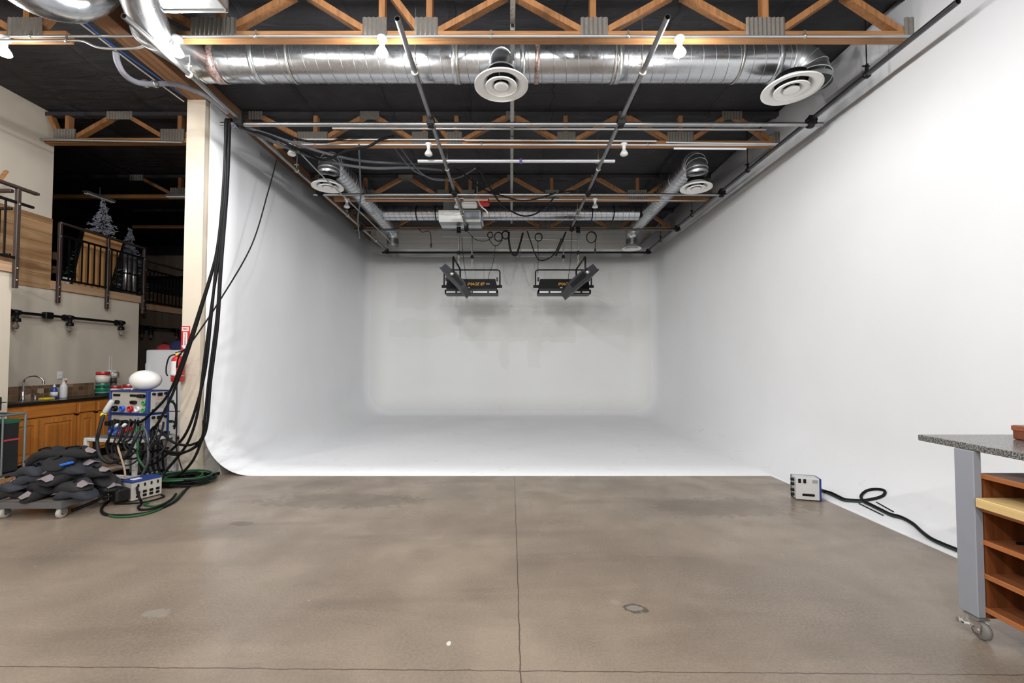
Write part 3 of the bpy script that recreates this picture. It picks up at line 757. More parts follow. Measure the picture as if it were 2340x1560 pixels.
def face_fixture(xc, label, word, tx, ysign):
    Y = 10.55; w = .64
    S = Matrix.Translation((0, 0, .453)) @ Matrix.Diagonal((1, 1, .892, 1))
    t = thing('softlight_fixture', label, 'light fixture', (xc, Y + .15, 3.05), 'black fluorescent fixtures under the grid')
    x0, x1 = xc - w, xc + w
    m = MB().prism([(x0 + .03, 3.13), (x1 - .03, 3.13), (x1 - .03, 3.30), (x1 - .06, 3.45), (x0 + .06, 3.45), (x0 + .03, 3.30)], 'y', Y, Y + .28); m.xf(S).build('housing', HOUS, t)
    fr = MB().box(x0, x1, Y - .05, Y + .36, 3.035, 3.062).box(x0, x1, Y - .05, Y - .03, 3.06, 3.15).box(x0, x0 + .03, Y - .05, Y + .36, 3.06, 3.14).box(x1 - .03, x1, Y - .05, Y + .36, 3.06, 3.14)
    fr.xf(S).build('front_frame', BLACK, t)
    for a, b in ((.03, .20), (.235, .50), (.53, .80), (.835, .965)):
        MB().box(x0 + 2 * w * a, x0 + 2 * w * b, Y - .056, Y - .05, 3.066, 3.108).xf(S).build('tube_slot', TUBE, t)
    MB().box(x0 + .05, x1 - .05, Y - .02, Y + .005, 3.15, 3.185).xf(S).build('ledge', GREYHOUS, t)
    zt = 3.73
    yk = [(x0 - .045, Y + .14, 3.27), (x0 - .045, Y + .14, zt - .06), (x0 - .03, Y + .14, zt - .02), (x0 + .02, Y + .14, zt), (x1 - .02, Y + .14, zt), (x1 + .03, Y + .14, zt - .02), (x1 + .045, Y + .14, zt - .06), (x1 + .045, Y + .14, 3.27)]
    MB().tube(yk, .018, 10).xf(S).build('yoke', BLACK, t)
    for x, s_ in ((x0, -1), (x1, 1)):
        MB().cyl((x + .03 * -s_, Y + .14, 3.27), (x + .1 * s_, Y + .14, 3.27), .04, 12).xf(S).build('tilt_knob', BLACK, t)
        MB().box(x - .02 - .02 * s_, x + .02 - .02 * s_, Y + .02, Y + .2, 3.42, 3.5).xf(S).build('latch', BLACK, t)
    text(word, .098, Matrix.Translation((tx, Y - .002, 3.405)) @ FACE_CAM @ Matrix(((1, .2, 0, 0), (0, 1, 0, 0), (0, 0, 1, 0), (0, 0, 0, 1))), YELLOW, t)
    MB().box(xc - .1, xc - .04, Y - .004, Y, 3.2, 3.23).xf(S).build('badge', GREYPANEL, t)
    MB().box(tx + .24, tx + .33, Y - .004, Y, 3.295, 3.335).xf(S).build('rating_plate', mat('grey_label', (120, 118, 120), .5), t) if word.endswith('7') else None
    chain((xc, Y + .14, 4.62), (xc, Y + .14, 3.78), t)
    return t
def slab_fixture(pa, pb, thick, label, knob, yx):
    """fixture seen end-on, running away from the viewer; pa/pb: ends of its edge in the x-z plane"""
    Y0, Y1 = 9.15, 10.42
    a, b = Vector((pa.x, 0, pa.z)), Vector((pb.x, 0, pb.z)); d = (b - a).normalized(); n = Vector((d.z, 0, -d.x))
    if n.z < 0: n = -n
    t = thing('softlight_fixture', label, 'light fixture', ((pa.x + pb.x) / 2, 9.8, min(pa.z, pb.z)), 'black fluorescent fixtures under the grid')
    L = (b - a).length
    prof = [(0, -.5), (L, -.5), (L, .28), (L * .93, .45), (L * .8, .5), (L * .32, .5), (L * .25, .38), (0, .3)]
    poly = [(a + d * u + n * (v * thick)) for u, v in prof]
    m = MB().prism([(p.x, p.z) for p in poly], 'y', Y0 + .02, Y1); m.build('housing', GREYHOUS, t)
    q = MB().prism([((a + d * u + n * (v * thick)).x, (a + d * u + n * (v * thick)).z) for u, v in ((-.01, -.62), (L + .01, -.62), (L + .01, -.46), (-.01, -.46))], 'y', Y0, Y1 + .02); q.build('front_frame', BLACK, t)
    e = MB().prism([((a + d * u + n * (v * thick)).x, (a + d * u + n * (v * thick)).z) for u, v in ((L * .38, -.25), (L * .92, -.25), (L * .92, .2), (L * .38, .3))], 'y', Y0 + .005, Y0 + .02); e.build('end_panel', HOUS, t)
    k = a + d * (L * knob)
    MB().lathe([(0, -.05), (.04, -.05), (.045, -.02), (.045, .02), (0, .02)], (k.x, Y0, k.z), 16, 'y').build('tilt_knob', ZINC, t)
    top = atY(yx, 587, Y0 + .02); x = top.x
    for y_, nm in ((Y0 + .03, 0), (Y1 - .05, 1)): pass
    MB().tube([(k.x, Y0 + .0, k.z), (x, Y0 + .0, k.z + .1), (x, Y0 + .0, top.z - .03), (x, Y0 + .03, top.z), (x, Y1 - .04, top.z), (x, Y1, top.z - .03), (x, Y1, k.z + .1), (k.x, Y1 + .01, k.z)], .02, 10).build('yoke', BLACK, t)
    chain((x, 10.1, 4.57), (x, 10.1, top.z), t, STEEL)
    MB().cyl((x, 10.1, 4.52), (x, 10.1, 4.66), .05, 10).build('clamp', BLACK, t)
    return t
face_fixture(-.95, 'black fixture facing forward with yellow IMAGE 87 lettering', 'IMAGE 87', -.84, 1)
face_fixture(1.295, 'black fixture facing forward with half hidden yellow lettering, beside the right tilted one', 'IMAGE 87', 1.36, 1)
slab_fixture(atY(1014, 606, 9.2), atY(1061, 655, 9.2), .17, 'charcoal fixture tilted end-on in front of the left lettered fixture', .42, 1036)
slab_fixture(atY(1359, 608, 9.2), atY(1300, 657, 9.2), .2, 'charcoal fixture tilted end-on in front of the right lettered fixture', .3, 1337)

# ------------------------------------------------------------------ cables overhead
def cable(pts, r, label, group=None, m=None, name='cable', k=8, n=8, ends=None, cat='cable'):
    P = spline(pts, k)
    if ends is None: return tag(MB().tube(P, r, n).build(name, m or RUBBER), label, cat, group)
    t = thing(name, label, cat, P[0], group)
    MB().tube(P, r, n).build('jacket', m or RUBBER, t)
    for e in ends: e(t)
    return t
def plug(p, d, r, L, m, nm='plug'):
    p, d = Vector(p), Vector(d).normalized()
    def f(t): MB().tube([p, p + d * L * .15, p + d * L * .85, p + d * L], [r * .6, r, r, r * .85], 10).build(nm, m, t)
    return f
def pxs(*l): return [atY(*q) for q in l]
SWAG = mat('grey_swag_rubber', (84, 87, 92), .5)
G1 = 'cable runs swagged from the left rail to the grid'
cable(pxs((530, 283, 5.5), (600, 303, 5.9), (660, 323, 6.2), (740, 349, 6.6), (830, 368, 7.0), (930, 373, 7.4), (1005, 372, 7.7), (1040, 366, 7.85)), .022, 'upper charcoal cable swag from the left rail to the left inner pipe', G1, SWAG)
cable(pxs((534, 288, 5.52), (612, 318, 6.0), (690, 350, 6.4), (770, 373, 6.8), (850, 384, 7.1), (940, 383, 7.4), (1010, 388, 7.7)), .024, 'thickest charcoal cable swag, hanging lowest over the second truss', G1, SWAG)
cable(pxs((545, 287, 5.6), (620, 312, 6.0), (690, 345, 6.3), (740, 365, 6.6), (790, 345, 6.55), (840, 335, 6.5), (872, 318, 6.55), (900, 312, 6.62)), .02, 'black cable looping up over the conduit of the second truss', G1)
cable(pxs((560, 292, 5.7), (630, 305, 6.1), (690, 320, 6.4), (740, 325, 6.5), (790, 316, 6.5), (830, 314, 6.6)), .016, 'short black cable draped on the second truss conduit at left', G1)
cable(pxs((900, 335, 6.9), (940, 385, 7.4), (980, 405, 7.7), (1010, 410, 7.9), (1040, 416, 7.95)), .012, 'thin cable drooping onto the left inner pipe', G1, SWAG)
cable(pxs((915, 337, 6.9), (960, 393, 7.5), (1000, 412, 7.8), (1050, 405, 7.9), (1085, 385, 7.0)), .012, 'second thin cable drooping under the spreader pipe', G1, SWAG)
cable(pxs((1040, 385, 7.2), (1070, 405, 7.5), (1100, 430, 7.8), (1140, 445, 7.9), (1190, 458, 7.9), (1235, 452, 7.9), (1270, 440, 7.9)), .014, 'black cable drooping along the second cross pipe', G1)
cable(pxs((1095, 385, 7.0), (1120, 430, 7.6), (1150, 470, 8.4), (1190, 492, 9.2), (1220, 490, 9.6), (1250, 470, 9.0), (1275, 443, 8.0), (1310, 436, 7.95)), .016, 'black cable sagging in front of the rear duct', G1)
cable(pxs((820, 330, 6.6), (823, 400, 7.2), (824, 450, 8.0), (818, 500, 8.6), (822, 545, 9.0)), .014, 'cable hanging straight down at the left branch duct', G1, SWAG)
cable(pxs((668, 330, 6.2), (740, 405, 7.0), (800, 462, 7.9), (860, 520, 9.8), (900, 560, 11.6)), .011, 'thin pale cable running diagonally past the left diffuser', None, CONDUIT)
G2 = 'coils and loops hung on the rear pipes'
def coil(x, y, Y, rp, turns, r, label):
    c = atY(x, y, Y); R_ = rp * Y / F; P = []
    for k in range(turns * 20 + 1):
        a = 2 * PI * k / 20; P.append(c + Vector((R_ * (1 + .05 * math.sin(a * .37)) * math.cos(a), .03 * math.sin(a * .23) + .0015 * k / 2, R_ * 1.15 * math.sin(a))))
    return tag(MB().tube(P, r, 7).build('cable_coil', RUBBER), label, 'cable coil', G2)
coil(1120, 536, 10.02, 6, 3, .009, 'smallest black cable coil on the dark cross pipe')
coil(1139, 540, 10.02, 9, 4, .010, 'thick tangled cable coil left of the pipe middle')
coil(1155, 536, 10.05, 8, 4, .012, 'tangled cable coil beside the pipe middle')
coil(1231, 541, 10.02, 8, 3, .010, 'cable coil right of the hanging loops')
coil(1352, 541, 10.02, 11, 2, .011, 'largest single cable loop at the right inner pipe')
cable(pxs((1163, 530, 10.05), (1163, 550, 10.0), (1168, 575, 10.0), (1178, 583, 10.0), (1186, 565, 10.0), (1195, 532, 10.05)), .022, 'thick black cable loop hanging in a U at the middle', G2)
cable(pxs((1205, 528, 10.05), (1212, 550, 10.0), (1222, 578, 10.0), (1232, 594, 10.0), (1250, 592, 10.0), (1268, 578, 10.0), (1283, 545, 10.05)), .014, 'long thin black loop hanging below the black rear pipe', G2)
cable(pxs((1176, 578, 10.0), (1180, 592, 10.0), (1184, 596, 10.0), (1187, 588, 10.0), (1189, 560, 10.0)), .008, 'thinnest brown loop beside the thick U loop', G2, mat('brown_cable', (84, 66, 52), .5))
cable(pxs((1293, 530, 10.05), (1284, 552, 10.0), (1270, 585, 10.0)), .018, 'black cable end slanting down left of the right fixtures', G2)
cable(pxs((1070, 530, 10.05), (1085, 546, 10.0), (1105, 551, 10.0), (1120, 546, 10.0)), .007, 'thin cable sagging between left hanger and small coil', G2)
cable(pxs((1118, 547, 10.0), (1128, 560, 10.0), (1138, 560, 10.0), (1148, 548, 10.0)), .009, 'thin cable sagging between the left coils', G2)
for pts, lab in ((pxs((957, 523, 10.05), (965, 530, 10.0), (978, 528, 10.0), (984, 535, 10.0), (985, 556, 10.0)), 'black cable with a plug dangling left of the fixtures'), (pxs((1362, 535, 10.05), (1361, 550, 10.1), (1360, 568, 10.15)), 'black cable with a plug dangling right of the fixtures')):
    cable(pts, .008, lab, G2, ends=[plug(pts[-1], (0, 0, -1), .02, .1, BLACKPL)])
for pts, lab in ((pxs((1055, 540, 10.3), (1058, 580, 10.4), (1062, 615, 10.5), (1066, 640, 10.6)), 'thin supply cable to the left lettered fixture, left side'), (pxs((1132, 560, 10.2), (1127, 600, 10.5), (1118, 625, 10.55), (1116, 640, 10.6)), 'thin supply cable to the left lettered fixture, right side'),
                 (pxs((1229, 552, 10.1), (1230, 590, 10.4), (1229, 625, 10.6)), 'thin supply cable to the right lettered fixture, left side'), (pxs((1307, 530, 10.2), (1304, 590, 10.4), (1298, 640, 10.6)), 'thin supply cable to the right lettered fixture, right side')):
    cable(pts, .006, lab, 'fixture supply cables')

# the heavy bundle falling from the rail corner
GB = 'power cables falling from the rail corner'
def fl(x, y, r=.02): p = atZ(x, y, r + .002); return p
B = [
 ([(520, 284, 5.48), (512, 420, 5.45), (499, 560, 5.45), (452, 720, 5.5), (414, 830, 5.5), (385, 900, 5.55), (345, 945, 5.6), (318, 965, 5.68), (300, 962, 5.75)], 'black power cable sweeping to the grey units just below the ball'),
 ([(517, 284, 5.45), (510, 430, 5.4), (495, 575, 5.38), (462, 700, 5.4), (424, 820, 5.45), (392, 905, 5.5), (362, 965, 5.5), (345, 985, 5.55), (356, 1010, 5.5), (390, 1032, 5.45), (430, 1030, 5.4), (462, 1005, 5.35), (466, 960, 5.3)], 'black power cable looping under the equipment table to the cove'),
 ([(522, 284, 5.5), (517, 420, 5.42), (500, 590, 5.38), (486, 680, 5.38), (466, 830, 5.4), (452, 940, 5.4), (432, 1005, 5.42), (405, 1045, 5.45), (370, 1085, 5.4), (350, 1105, 5.2)], 'black power cable curving down past the cream wall end to the floor box'),
 ([(524, 284, 5.5), (519, 420, 5.42), (504, 600, 5.36), (496, 720, 5.36), (478, 860, 5.36), (468, 955, 5.38), (462, 1000, 5.38), (442, 1050, 5.4), (412, 1083, 5.45), (385, 1092, 5.5)], 'black power cable dropping nearest the cyclorama edge'),
 ([(515, 284, 5.47), (515, 430, 5.4), (497, 570, 5.38), (485, 700, 5.38), (470, 840, 5.4), (448, 930, 5.42), (425, 990, 5.45), (395, 1025, 5.5), (350, 1060, 5.5), (318, 1062, 5.6)], 'black power cable bending left under the table top'),
 ([(526, 284, 5.52), (520, 430, 5.43), (506, 610, 5.36), (498, 740, 5.36), (482, 870, 5.36), (470, 985, 5.36), (440, 1015, 5.4), (400, 1012, 5.45), (372, 990, 5.5), (352, 975, 5.6)], 'black power cable doubling back up to the lower grey unit'),
]
for pts, lab in B:
    cable(pxs((pts[0][0] + 6, 281, 5.62), *pts), .0155, lab, GB, k=10)
cable(pxs((632, 366, 6.45), (612, 440, 6.3), (575, 560, 6.0), (505, 682, 5.7), (440, 778, 5.5), (410, 812, 5.6), (403, 845, 5.8)), .009, 'thin black cable slanting from the left rail to the wall end', None)
cable([atY(404, 872, 5.86), atY(404, 960, 5.86), atY(403, 1020, 5.85), atY(412, 1060, 5.78), atZ(425, 1096, .01)], .008, 'thin black cable running straight down the wall end', None)
cable([atZ(385, 1096, .02), atZ(430, 1091, .02), atZ(478, 1082, .02), atZ(503, 1074, .02), atZ(520, 1069, .02)], .02, 'black cable on the floor leading under the open cove', 'cables into the cove')
cable([atZ(395, 1100, .02), atZ(450, 1094, .02), atZ(495, 1082, .02), atZ(518, 1074, .02)], .018, 'second black cable on the floor beside the cove plaster', 'cables into the cove')

# ------------------------------------------------------------------ loft railings
def railing(x, y0, y1, posts, label, name='railing', ztop=3.75, zmid=3.54, zlow=2.84, zpost=2.46, off=.03, n=None, ext=(0, 0)):
    t = thing(name, label, 'railing', (x + off, (y0 + y1) / 2, zpost))
    X = x + off
    MB().rbox(X - .03, X + .03, y0 - ext[0], y1 + ext[1], ztop - .035, ztop, .006).build('top_rail', BRONZE, t)
    MB().rbox(X - .018, X + .018, y0 - ext[0] * .6, y1 + ext[1] * .75, zmid - .016, zmid + .016, .004).build('mid_rail', BLACK, t)
    MB().rbox(X - .018, X + .018, y0, y1, zlow - .016, zlow + .016, .004).build('bottom_rail', BLACK, t)
    for y in posts:
        MB().rbox(X - .022, X + .022, y - .022, y + .022, zpost, ztop - .03, .004).build('post', BRONZE, t)
        b = MB()
        for z in (zpost + .1, zpost + .25, zmid - .02): b.lathe([(0, .03), (.012, .03), (.012, .022)], (X, y, z), 8, 'x')
        b.build('bolt', ZINC, t)
    n = n or int((y1 - y0) / .105)
    for k in range(n):
        y = y0 + (y1 - y0) * (k + .5) / n
        if min(abs(y - p) for p in posts) < .03: continue
        MB().box(X - .008, X + .008, y - .008, y + .008, zlow, zmid).build('baluster', BLACK, t)
    return t
railing(-7.165, 6.86, 8.47, (6.87, 7.70, 8.46), 'dark railing along the loft with leaning panels behind it')
railing(-7.965, 8.55, 12.0, (9.45, 10.6), 'dark railing deeper in the unlit loft', zpost=2.5)
railing(-6.245, 4.3, 5.49, (5.46,), 'dark railing of the near landing cut by the picture edge', ext=(0, .2))
t = thing('railing', 'short dark railing returning along the end of the near landing', 'railing', (-6.8, 5.5, 2.8))
MB().rbox(-7.18, -6.25, 5.40, 5.45, 3.66, 3.70, .006).build('top_rail', BRONZE, t)
MB().rbox(-7.18, -6.25, 5.41, 5.44, 3.44, 3.47, .004).build('mid_rail', BLACK, t)
MB().rbox(-7.18, -6.25, 5.41, 5.44, 2.86, 2.89, .004).build('bottom_rail', BLACK, t)
for k in range(8):
    x = -7.1 + k * .1; MB().box(x - .008, x + .008, 5.417, 5.433, 2.88, 3.45).build('baluster', BLACK, t)
p = atX(3, 396, -6.9)
tag(MB().bar(Vector((p.x - .1, p.y - .55, 2.72)), p + Vector((.0, .06, .06)), .05, .03).build('wood_strip', PINE_X), 'pale wooden strip leaning behind the near landing railing', 'wood strip')

# ------------------------------------------------------------------ loft contents
def leaning_panel(c, w, h, th, lean, rot, m, label, name='leaning_panel', cat='panel', tape=False):
    t = thing(name, label, cat, c, 'panels leaning on the loft railing')
    M = Matrix.Translation(c) @ Matrix.Rotation(rot, 4, 'Z') @ Matrix.Rotation(lean, 4, 'Y')
    MB().box(-th / 2, th / 2, -w / 2, w / 2, 0, h).xf(M).build('board', m, t)
    MB().box(-th / 2 - .004, th / 2 + .004, -w / 2 - .006, -w / 2 + .012, 0, h + .003).xf(M).build('edge_strip', TRIMWOOD, t)
    return t
TAN = mat('tan_fibreboard', (196, 146, 92), .75, noise=.06, scale=6)
a = atX(200, 655, -7.5); b = atX(262, 665, -7.5)
def shear_panel(p0, p1, p2, p3, X, th, m, label):
    """board with its four corners seen at pixels, standing at x"""
    P = [atX(x, y, X) for x, y in (p0, p1, p2, p3)]
    t = thing('leaning_panel', label, 'panel', P[0], 'panels leaning behind the loft railing')
    MB().add(P + [q + Vector((-th, 0, 0)) for q in P], [(0, 1, 2, 3), (7, 6, 5, 4), (0, 4, 5, 1), (1, 5, 6, 2), (2, 6, 7, 3), (3, 7, 4, 0)]).build('board', m, t)
    MB().bar(P[0] + Vector((-th / 2, 0, 0)), P[3] + Vector((-th / 2, 0, 0)), .03, th + .02, (1, 0, 0)).build('edge_strip', BLACK, t)
    return t
shear_panel((160, 660), (243, 676), (280, 556), (190, 528), -7.32, .03, TAN, 'large tan board leaning behind the middle of the loft railing')
shear_panel((243, 676), (272, 682), (300, 570), (278, 560), -7.42, .04, mat('black_flag_cloth', (20, 20, 22), .8), 'black board leaning beside the large tan board')
for (x, y, r, h, lab) in ((288, 668, .075, .98, 'tall silver roll standing behind the loft railing, left one'), (302, 668, .07, .9, 'silver roll standing behind the loft railing, right one')):
    p = atX(x, y, -7.36); t = thing('foil_roll', lab, 'roll', (p.x, p.y, 2.70), 'silver rolls on the loft')
    MB().lathe([(0, 0), (r, 0), (r, h), (r * .6, h), (r * .6, h - .03), (0, h - .03)], (p.x, p.y, 2.70), 20).build('roll', mat('silver_foil', (210, 212, 214), .25, .9, noise=.25, scale=12), t)
    MB().lathe([(r + .002, 0), (r + .004, 0), (r + .004, .03), (r + .002, .03)], (p.x, p.y, 3.2), 20).build('band', BLACK, t)
# pot plant
p = atX(145, 655, -7.4); t = thing('potted_plant', 'small leafy plant in a pale pot behind the loft railing', 'plant', (p.x, p.y, 2.70))
MB().lathe([(0, 0), (.06, 0), (.085, .2), (.09, .22), (.078, .22), (.07, .19), (0, .19)], (p.x, p.y, 2.70), 20).build('pot', OFFW, t)
lv = MB(); random.seed(3)
for k in range(34):
    a = random.uniform(0, 2 * PI); r = random.uniform(.03, .2); z = 2.92 + random.uniform(0, .2); c = Vector((p.x + r * math.cos(a) * .6, p.y + r * math.sin(a), z))
    d = Vector((math.cos(a), math.sin(a), random.uniform(-.6, .4))).normalized() * .07; s_ = d.cross(Vector((0, 0, 1))).normalized() * .028; u = Vector((0, 0, .006))
    lv.add([c, c + d * .5 + s_, c + d, c + d * .5 - s_, c + d * .5 + u], [(0, 1, 4), (1, 2, 4), (2, 3, 4), (3, 0, 4), (0, 3, 2, 1)])
lv.build('foliage', mat('leaf_green', (86, 140, 84), .5, noise=.25, scale=14), t)
# dark shelf unit with tan boxes seen through the railing
t = thing('shelf_rack', 'black rack with small tan boxes behind the left end of the loft railing', 'rack', (-7.75, 7.15, 2.70))
for y in (6.9, 7.35): MB().box(-8.0, -7.5, y - .015, y + .015, 2.70, 3.5).build('side_panel', BLACK, t)
for z in (2.75, 2.97, 3.2, 3.42): MB().box(-8.0, -7.5, 6.9, 7.35, z - .01, z + .01).build('shelf', BLACK, t)
for z in (2.985, 3.215):
    for y in (6.97, 7.15): tag(MB().rbox(-7.78, -7.52, y, y + .12, z, z + .13, .008).build('carton', mat('dull_cardboard', (150, 118, 92), .8)), ('lower' if z < 3.1 else 'upper') + (' left' if y < 7 else ' right') + ' tan carton in the black loft rack', 'carton', 'cartons in the loft rack')
# flocked trees
def flocked_tree(x, y, z, h, r, label):
    t = thing('flocked_tree', label, 'artificial tree', (x, y, z), 'artificial trees in the loft')
    MB().tube([(x, y, z), (x, y, z + h * .97)], [.035, .008], 8).build('trunk', BRONZE, t)
    st = MB()
    for k in range(3):
        a = 2 * PI * k / 3; st.bar((x, y, z + .08), (x + .25 * math.cos(a), y + .25 * math.sin(a), z + .012), .02, .02)
    st.build('stand', BLACK, t)
    f = MB(); tiers = 24
    for i in range(tiers):
        u = i / (tiers - 1); rr = r * (1 - u) ** .9 + .03; nb = int(5 + 10 * (1 - u))
        for j in range(nb):
            zc = z + h * (.14 + .84 * u) + random.uniform(-.05, .05)
            a = 2 * PI * (j + random.random()) / nb + i * 2.4; L = rr * random.uniform(.55, 1.12)
            p0 = Vector((x, y, zc)); p1 = p0 + Vector((L * math.cos(a), L * math.sin(a), -L * random.uniform(.15, .45))); d = p1 - p0
            side = d.cross(Vector((0, 0, 1))).normalized(); mid = p0.lerp(p1, .6) + Vector((0, 0, -.02))
            p1 = p1 + Vector((0, 0, L * .12)); f.tube([p0, mid, p1], [.005, .012, .004], 4, cap=False)
            for q in range(5):
                c = p0.lerp(mid, .45 + .14 * q) if q < 4 else mid.lerp(p1, .5); w = L * .2 * (1.1 - .12 * q) + .02
                for sg in (-1, 1):
                    e = c + side * sg * w * random.uniform(.6, 1.2) + d.normalized() * w * random.uniform(.5, 1.1) + Vector((0, 0, random.uniform(-.05, .05)))
                    f.tube([c, c.lerp(e, .6), e], [.005, .011, .003], 3, cap=False)
    tag(f.build('branches', mat('flocked_needles', (150, 152, 162), .85, noise=.15, scale=30), t), None, None)
    return t
p = atY(247, 500, 8.3); flocked_tree(p.x - .1, 8.3, 2.70, 1.92, .62, 'taller white flocked artificial tree behind the tan board')
p = atY(322, 600, 9.6); flocked_tree(-8.42, 9.6, 2.70, 1.75, .42, 'narrower white flocked artificial tree at the loft corner')
# far loft: dark sofa row and striped boxes
t = thing('sofa', 'dark sofa barely visible behind the deeper railing', 'sofa', (-8.7, 10.6, 2.70))
MB().rbox(-9.1, -8.35, 9.9, 11.6, 2.78, 3.1, .05).build('seat', mat('dark_sofa_cloth', (44, 44, 50), .9), t)
MB().rbox(-9.3, -9.0, 9.9, 11.6, 2.78, 3.5, .06).build('backrest', MATS['dark_sofa_cloth'], t)
for y in (9.9, 11.6): MB().rbox(-9.1, -8.35, y - .1, y + .1, 2.72, 3.28, .04).build('armrest', MATS['dark_sofa_cloth'], t)
for k in range(9):
    y = 9.62 + k * .16
    tag(MB().box(-8.22, -8.19, y, y + .12, 2.71, 3.12).build('slat_board', wood('dull_board', (110, 86, 62), 'z', .7)), 'short dull board standing behind the deeper railing', 'board', 'boards behind the deeper railing')
for k, (x, y, Y, lab) in enumerate(((228, 449, 8.6, 'long white fluorescent strip light in the dark above the loft trees'), (405, 447, 8.7, 'white strip light end beside the partition edge'))):
    p = atY(x, y, Y); t = thing('strip_light', lab, 'strip light', p)
    L = .55 if k == 0 else .4
    ax = Vector((.12, 1, 0)).normalized() if k == 0 else Vector((1, 0, 0))
    MB().bar(p - ax * L / 2, p + ax * L / 2, .10, .03).build('tray', mat('dull_white_tray', (96, 95, 90), .7), t)
    for s_ in (-.03, .03):
        sd = Vector((-ax.y, ax.x, 0)) * s_
        MB().cyl(p - ax * L * .47 + sd + Vector((0, 0, -.03)), p + ax * L * .47 + sd + Vector((0, 0, -.03)), .013, 8).build('tube', TUBE, t)
    MB().cyl(p + Vector((0, 0, .015)), (p.x, p.y, 5.0), .006, 6).build('hanger_rod', ZINC, t)
# dark loft crossbeam
tag(struct(MB().box(-11.0, -4.44, 12.6, 12.9, 4.0, 4.6).build('beam_loft', SHADEPAINT, org=(0, 0, 0))), 'dull header beam at the back of the dark room', 'beam')

# ------------------------------------------------------------------ track lights
def track(X, pts, heads, joint, label):
    p0, p1 = [atX(x, y, X) for x, y in pts]
    t = thing('track_light', label, 'wall light', p0, 'black pipe lights under the loft')
    MB().cyl(p0, p1, .022, 12).build('pipe', BLACK, t)
    for x in heads:
        f = (x - pts[0][0]) / (pts[1][0] - pts[0][0]); c = atX(x, pts[0][1] + f * (pts[1][1] - pts[0][1]), X); c = Vector((X, c.y, p0.z))
        MB().lathe([(.022, -.045), (.038, -.045), (.042, 0), (.038, .045), (.022, .045)], c, 14, 'y').build('tee', BLACK, t)
        MB().lathe([(.024, -.02), (.03, -.04), (.024, -.05), (.024, -.075), (.045, -.085), (.05, -.13), (.046, -.135), (.0, -.12)], c, 16).build('socket', BLACK, t)
        MB().lathe([(0, -.24), (.02, -.235), (.032, -.21), (.032, -.19), (.02, -.16), (.012, -.13)], c, 14).build('bulb', mat('clear_bulb_glass', (200, 196, 186), .05, trans=.9), t)
        MB().lathe([(.012, 0), (.012, -.07), (.05, -.075), (.05, -.1)], (c.x, c.y, c.z), 12, 'x').build('wall_mount', BLACK, t)
    if joint:
        f = (joint - pts[0][0]) / (pts[1][0] - pts[0][0]); c = atX(joint, pts[0][1] + f * (pts[1][1] - pts[0][1]), X); c = Vector((X, c.y, p0.z))
        MB().rbox(c.x - .045, c.x + .035, c.y - .06, c.y + .06, c.z - .05, c.z + .05, .01).build('junction_box', BLACK, t)
    return t
track(-7.10, ((32, 713), (285, 738)), (38, 160, 277), 110, 'black pipe light with three sockets on the lit kitchen wall')
track(-7.90, ((318, 746), (410, 754)), (325, 345, 404), None, 'black pipe light on the dark recessed wall')

# ------------------------------------------------------------------ kitchen
OAK = wood('honey_oak', (206, 132, 60), 'z', .62, .4, 2.2)
OAKD = wood('honey_oak_panel', (196, 122, 54), 'z', .7, .4, 1.6)
OAKH = wood('honey_oak_rail', (200, 126, 56), 'y', .62, .4, 2.2)
CXF, CZT = -6.62, .975       # cabinet front, counter top
def cabinet(y0, y1, nd, drawer, label):
    t = thing('base_cabinet', label, 'kitchen cabinet', (CXF - .29, (y0 + y1) / 2, 0), 'oak kitchen cabinets')
    MB().box(-7.19, CXF - .02, y0, y1, .13, CZT - .045).box(-7.19, CXF - .08, y0, y1, 0, .13).build('body', OAKH, t)
    fm = MB().box(CXF - .02, CXF, y0, y1, .14, .20).box(CXF - .02, CXF, y0, y1, CZT - .085, CZT - .045).box(CXF - .02, CXF, y0, y0 + .035, .2, CZT - .085).box(CXF - .02, CXF, y1 - .035, y1, .2, CZT - .085).box(CXF - .02, CXF, y0, y1, .715, .745); fm.build('face_frame', OAK, t)
    MB().box(CXF - .075, CXF - .07, y0, y1, 0, .13).build('toe_kick', BLACK, t)
    MB().rbox(CXF, CXF + .018, y0 + .02, y1 - .02, .755, CZT - .065, .006).build('drawer', OAKH, t)
    w = (y1 - y0 - .03) / nd
    for k in range(nd):
        a, b = y0 + .015 + w * k + .008, y0 + .015 + w * (k + 1) - .008; z0, z1 = .185, .725
        d = MB().box(CXF, CXF + .018, a, a + .06, z0, z1).box(CXF, CXF + .018, b - .06, b, z0, z1).box(CXF, CXF + .018, a + .06, b - .06, z0, z0 + .065).box(CXF, CXF + .018, a + .06, b - .06, z1 - .065, z1)
        dd = d.build('door', OAK, t)
        q = MB(); i = .075
        q.box(CXF, CXF + .006, a + .06, b - .06, z0 + .06, z1 - .06)
        x_, x2 = CXF + .006, CXF + .015
        A = [(x_, a + i, z0 + i), (x_, b - i, z0 + i), (x_, b - i, z1 - i), (x_, a + i, z1 - i)]; i2 = i + .03
        B_ = [(x2, a + i2, z0 + i2), (x2, b - i2, z0 + i2), (x2, b - i2, z1 - i2), (x2, a + i2, z1 - i2)]
        q.add(A + B_, [(4, 5, 6, 7)] + [(j, (j + 1) % 4, 4 + (j + 1) % 4, 4 + j) for j in range(4)])
        q.build('raised_panel', OAKD, dd)
    return t
cabinet(5.62, 6.70, 2, False, 'wide oak sink cabinet with two raised doors below the faucet')
cabinet(6.71, 7.01, 1, True, 'narrow oak cabinet beside the sink cabinet')
cabinet(7.02, 7.50, 1, True, 'oak cabinet below the tall paint cans')
cabinet(7.51, 7.95, 1, True, 'oak cabinet mostly hidden behind the blue grey units')
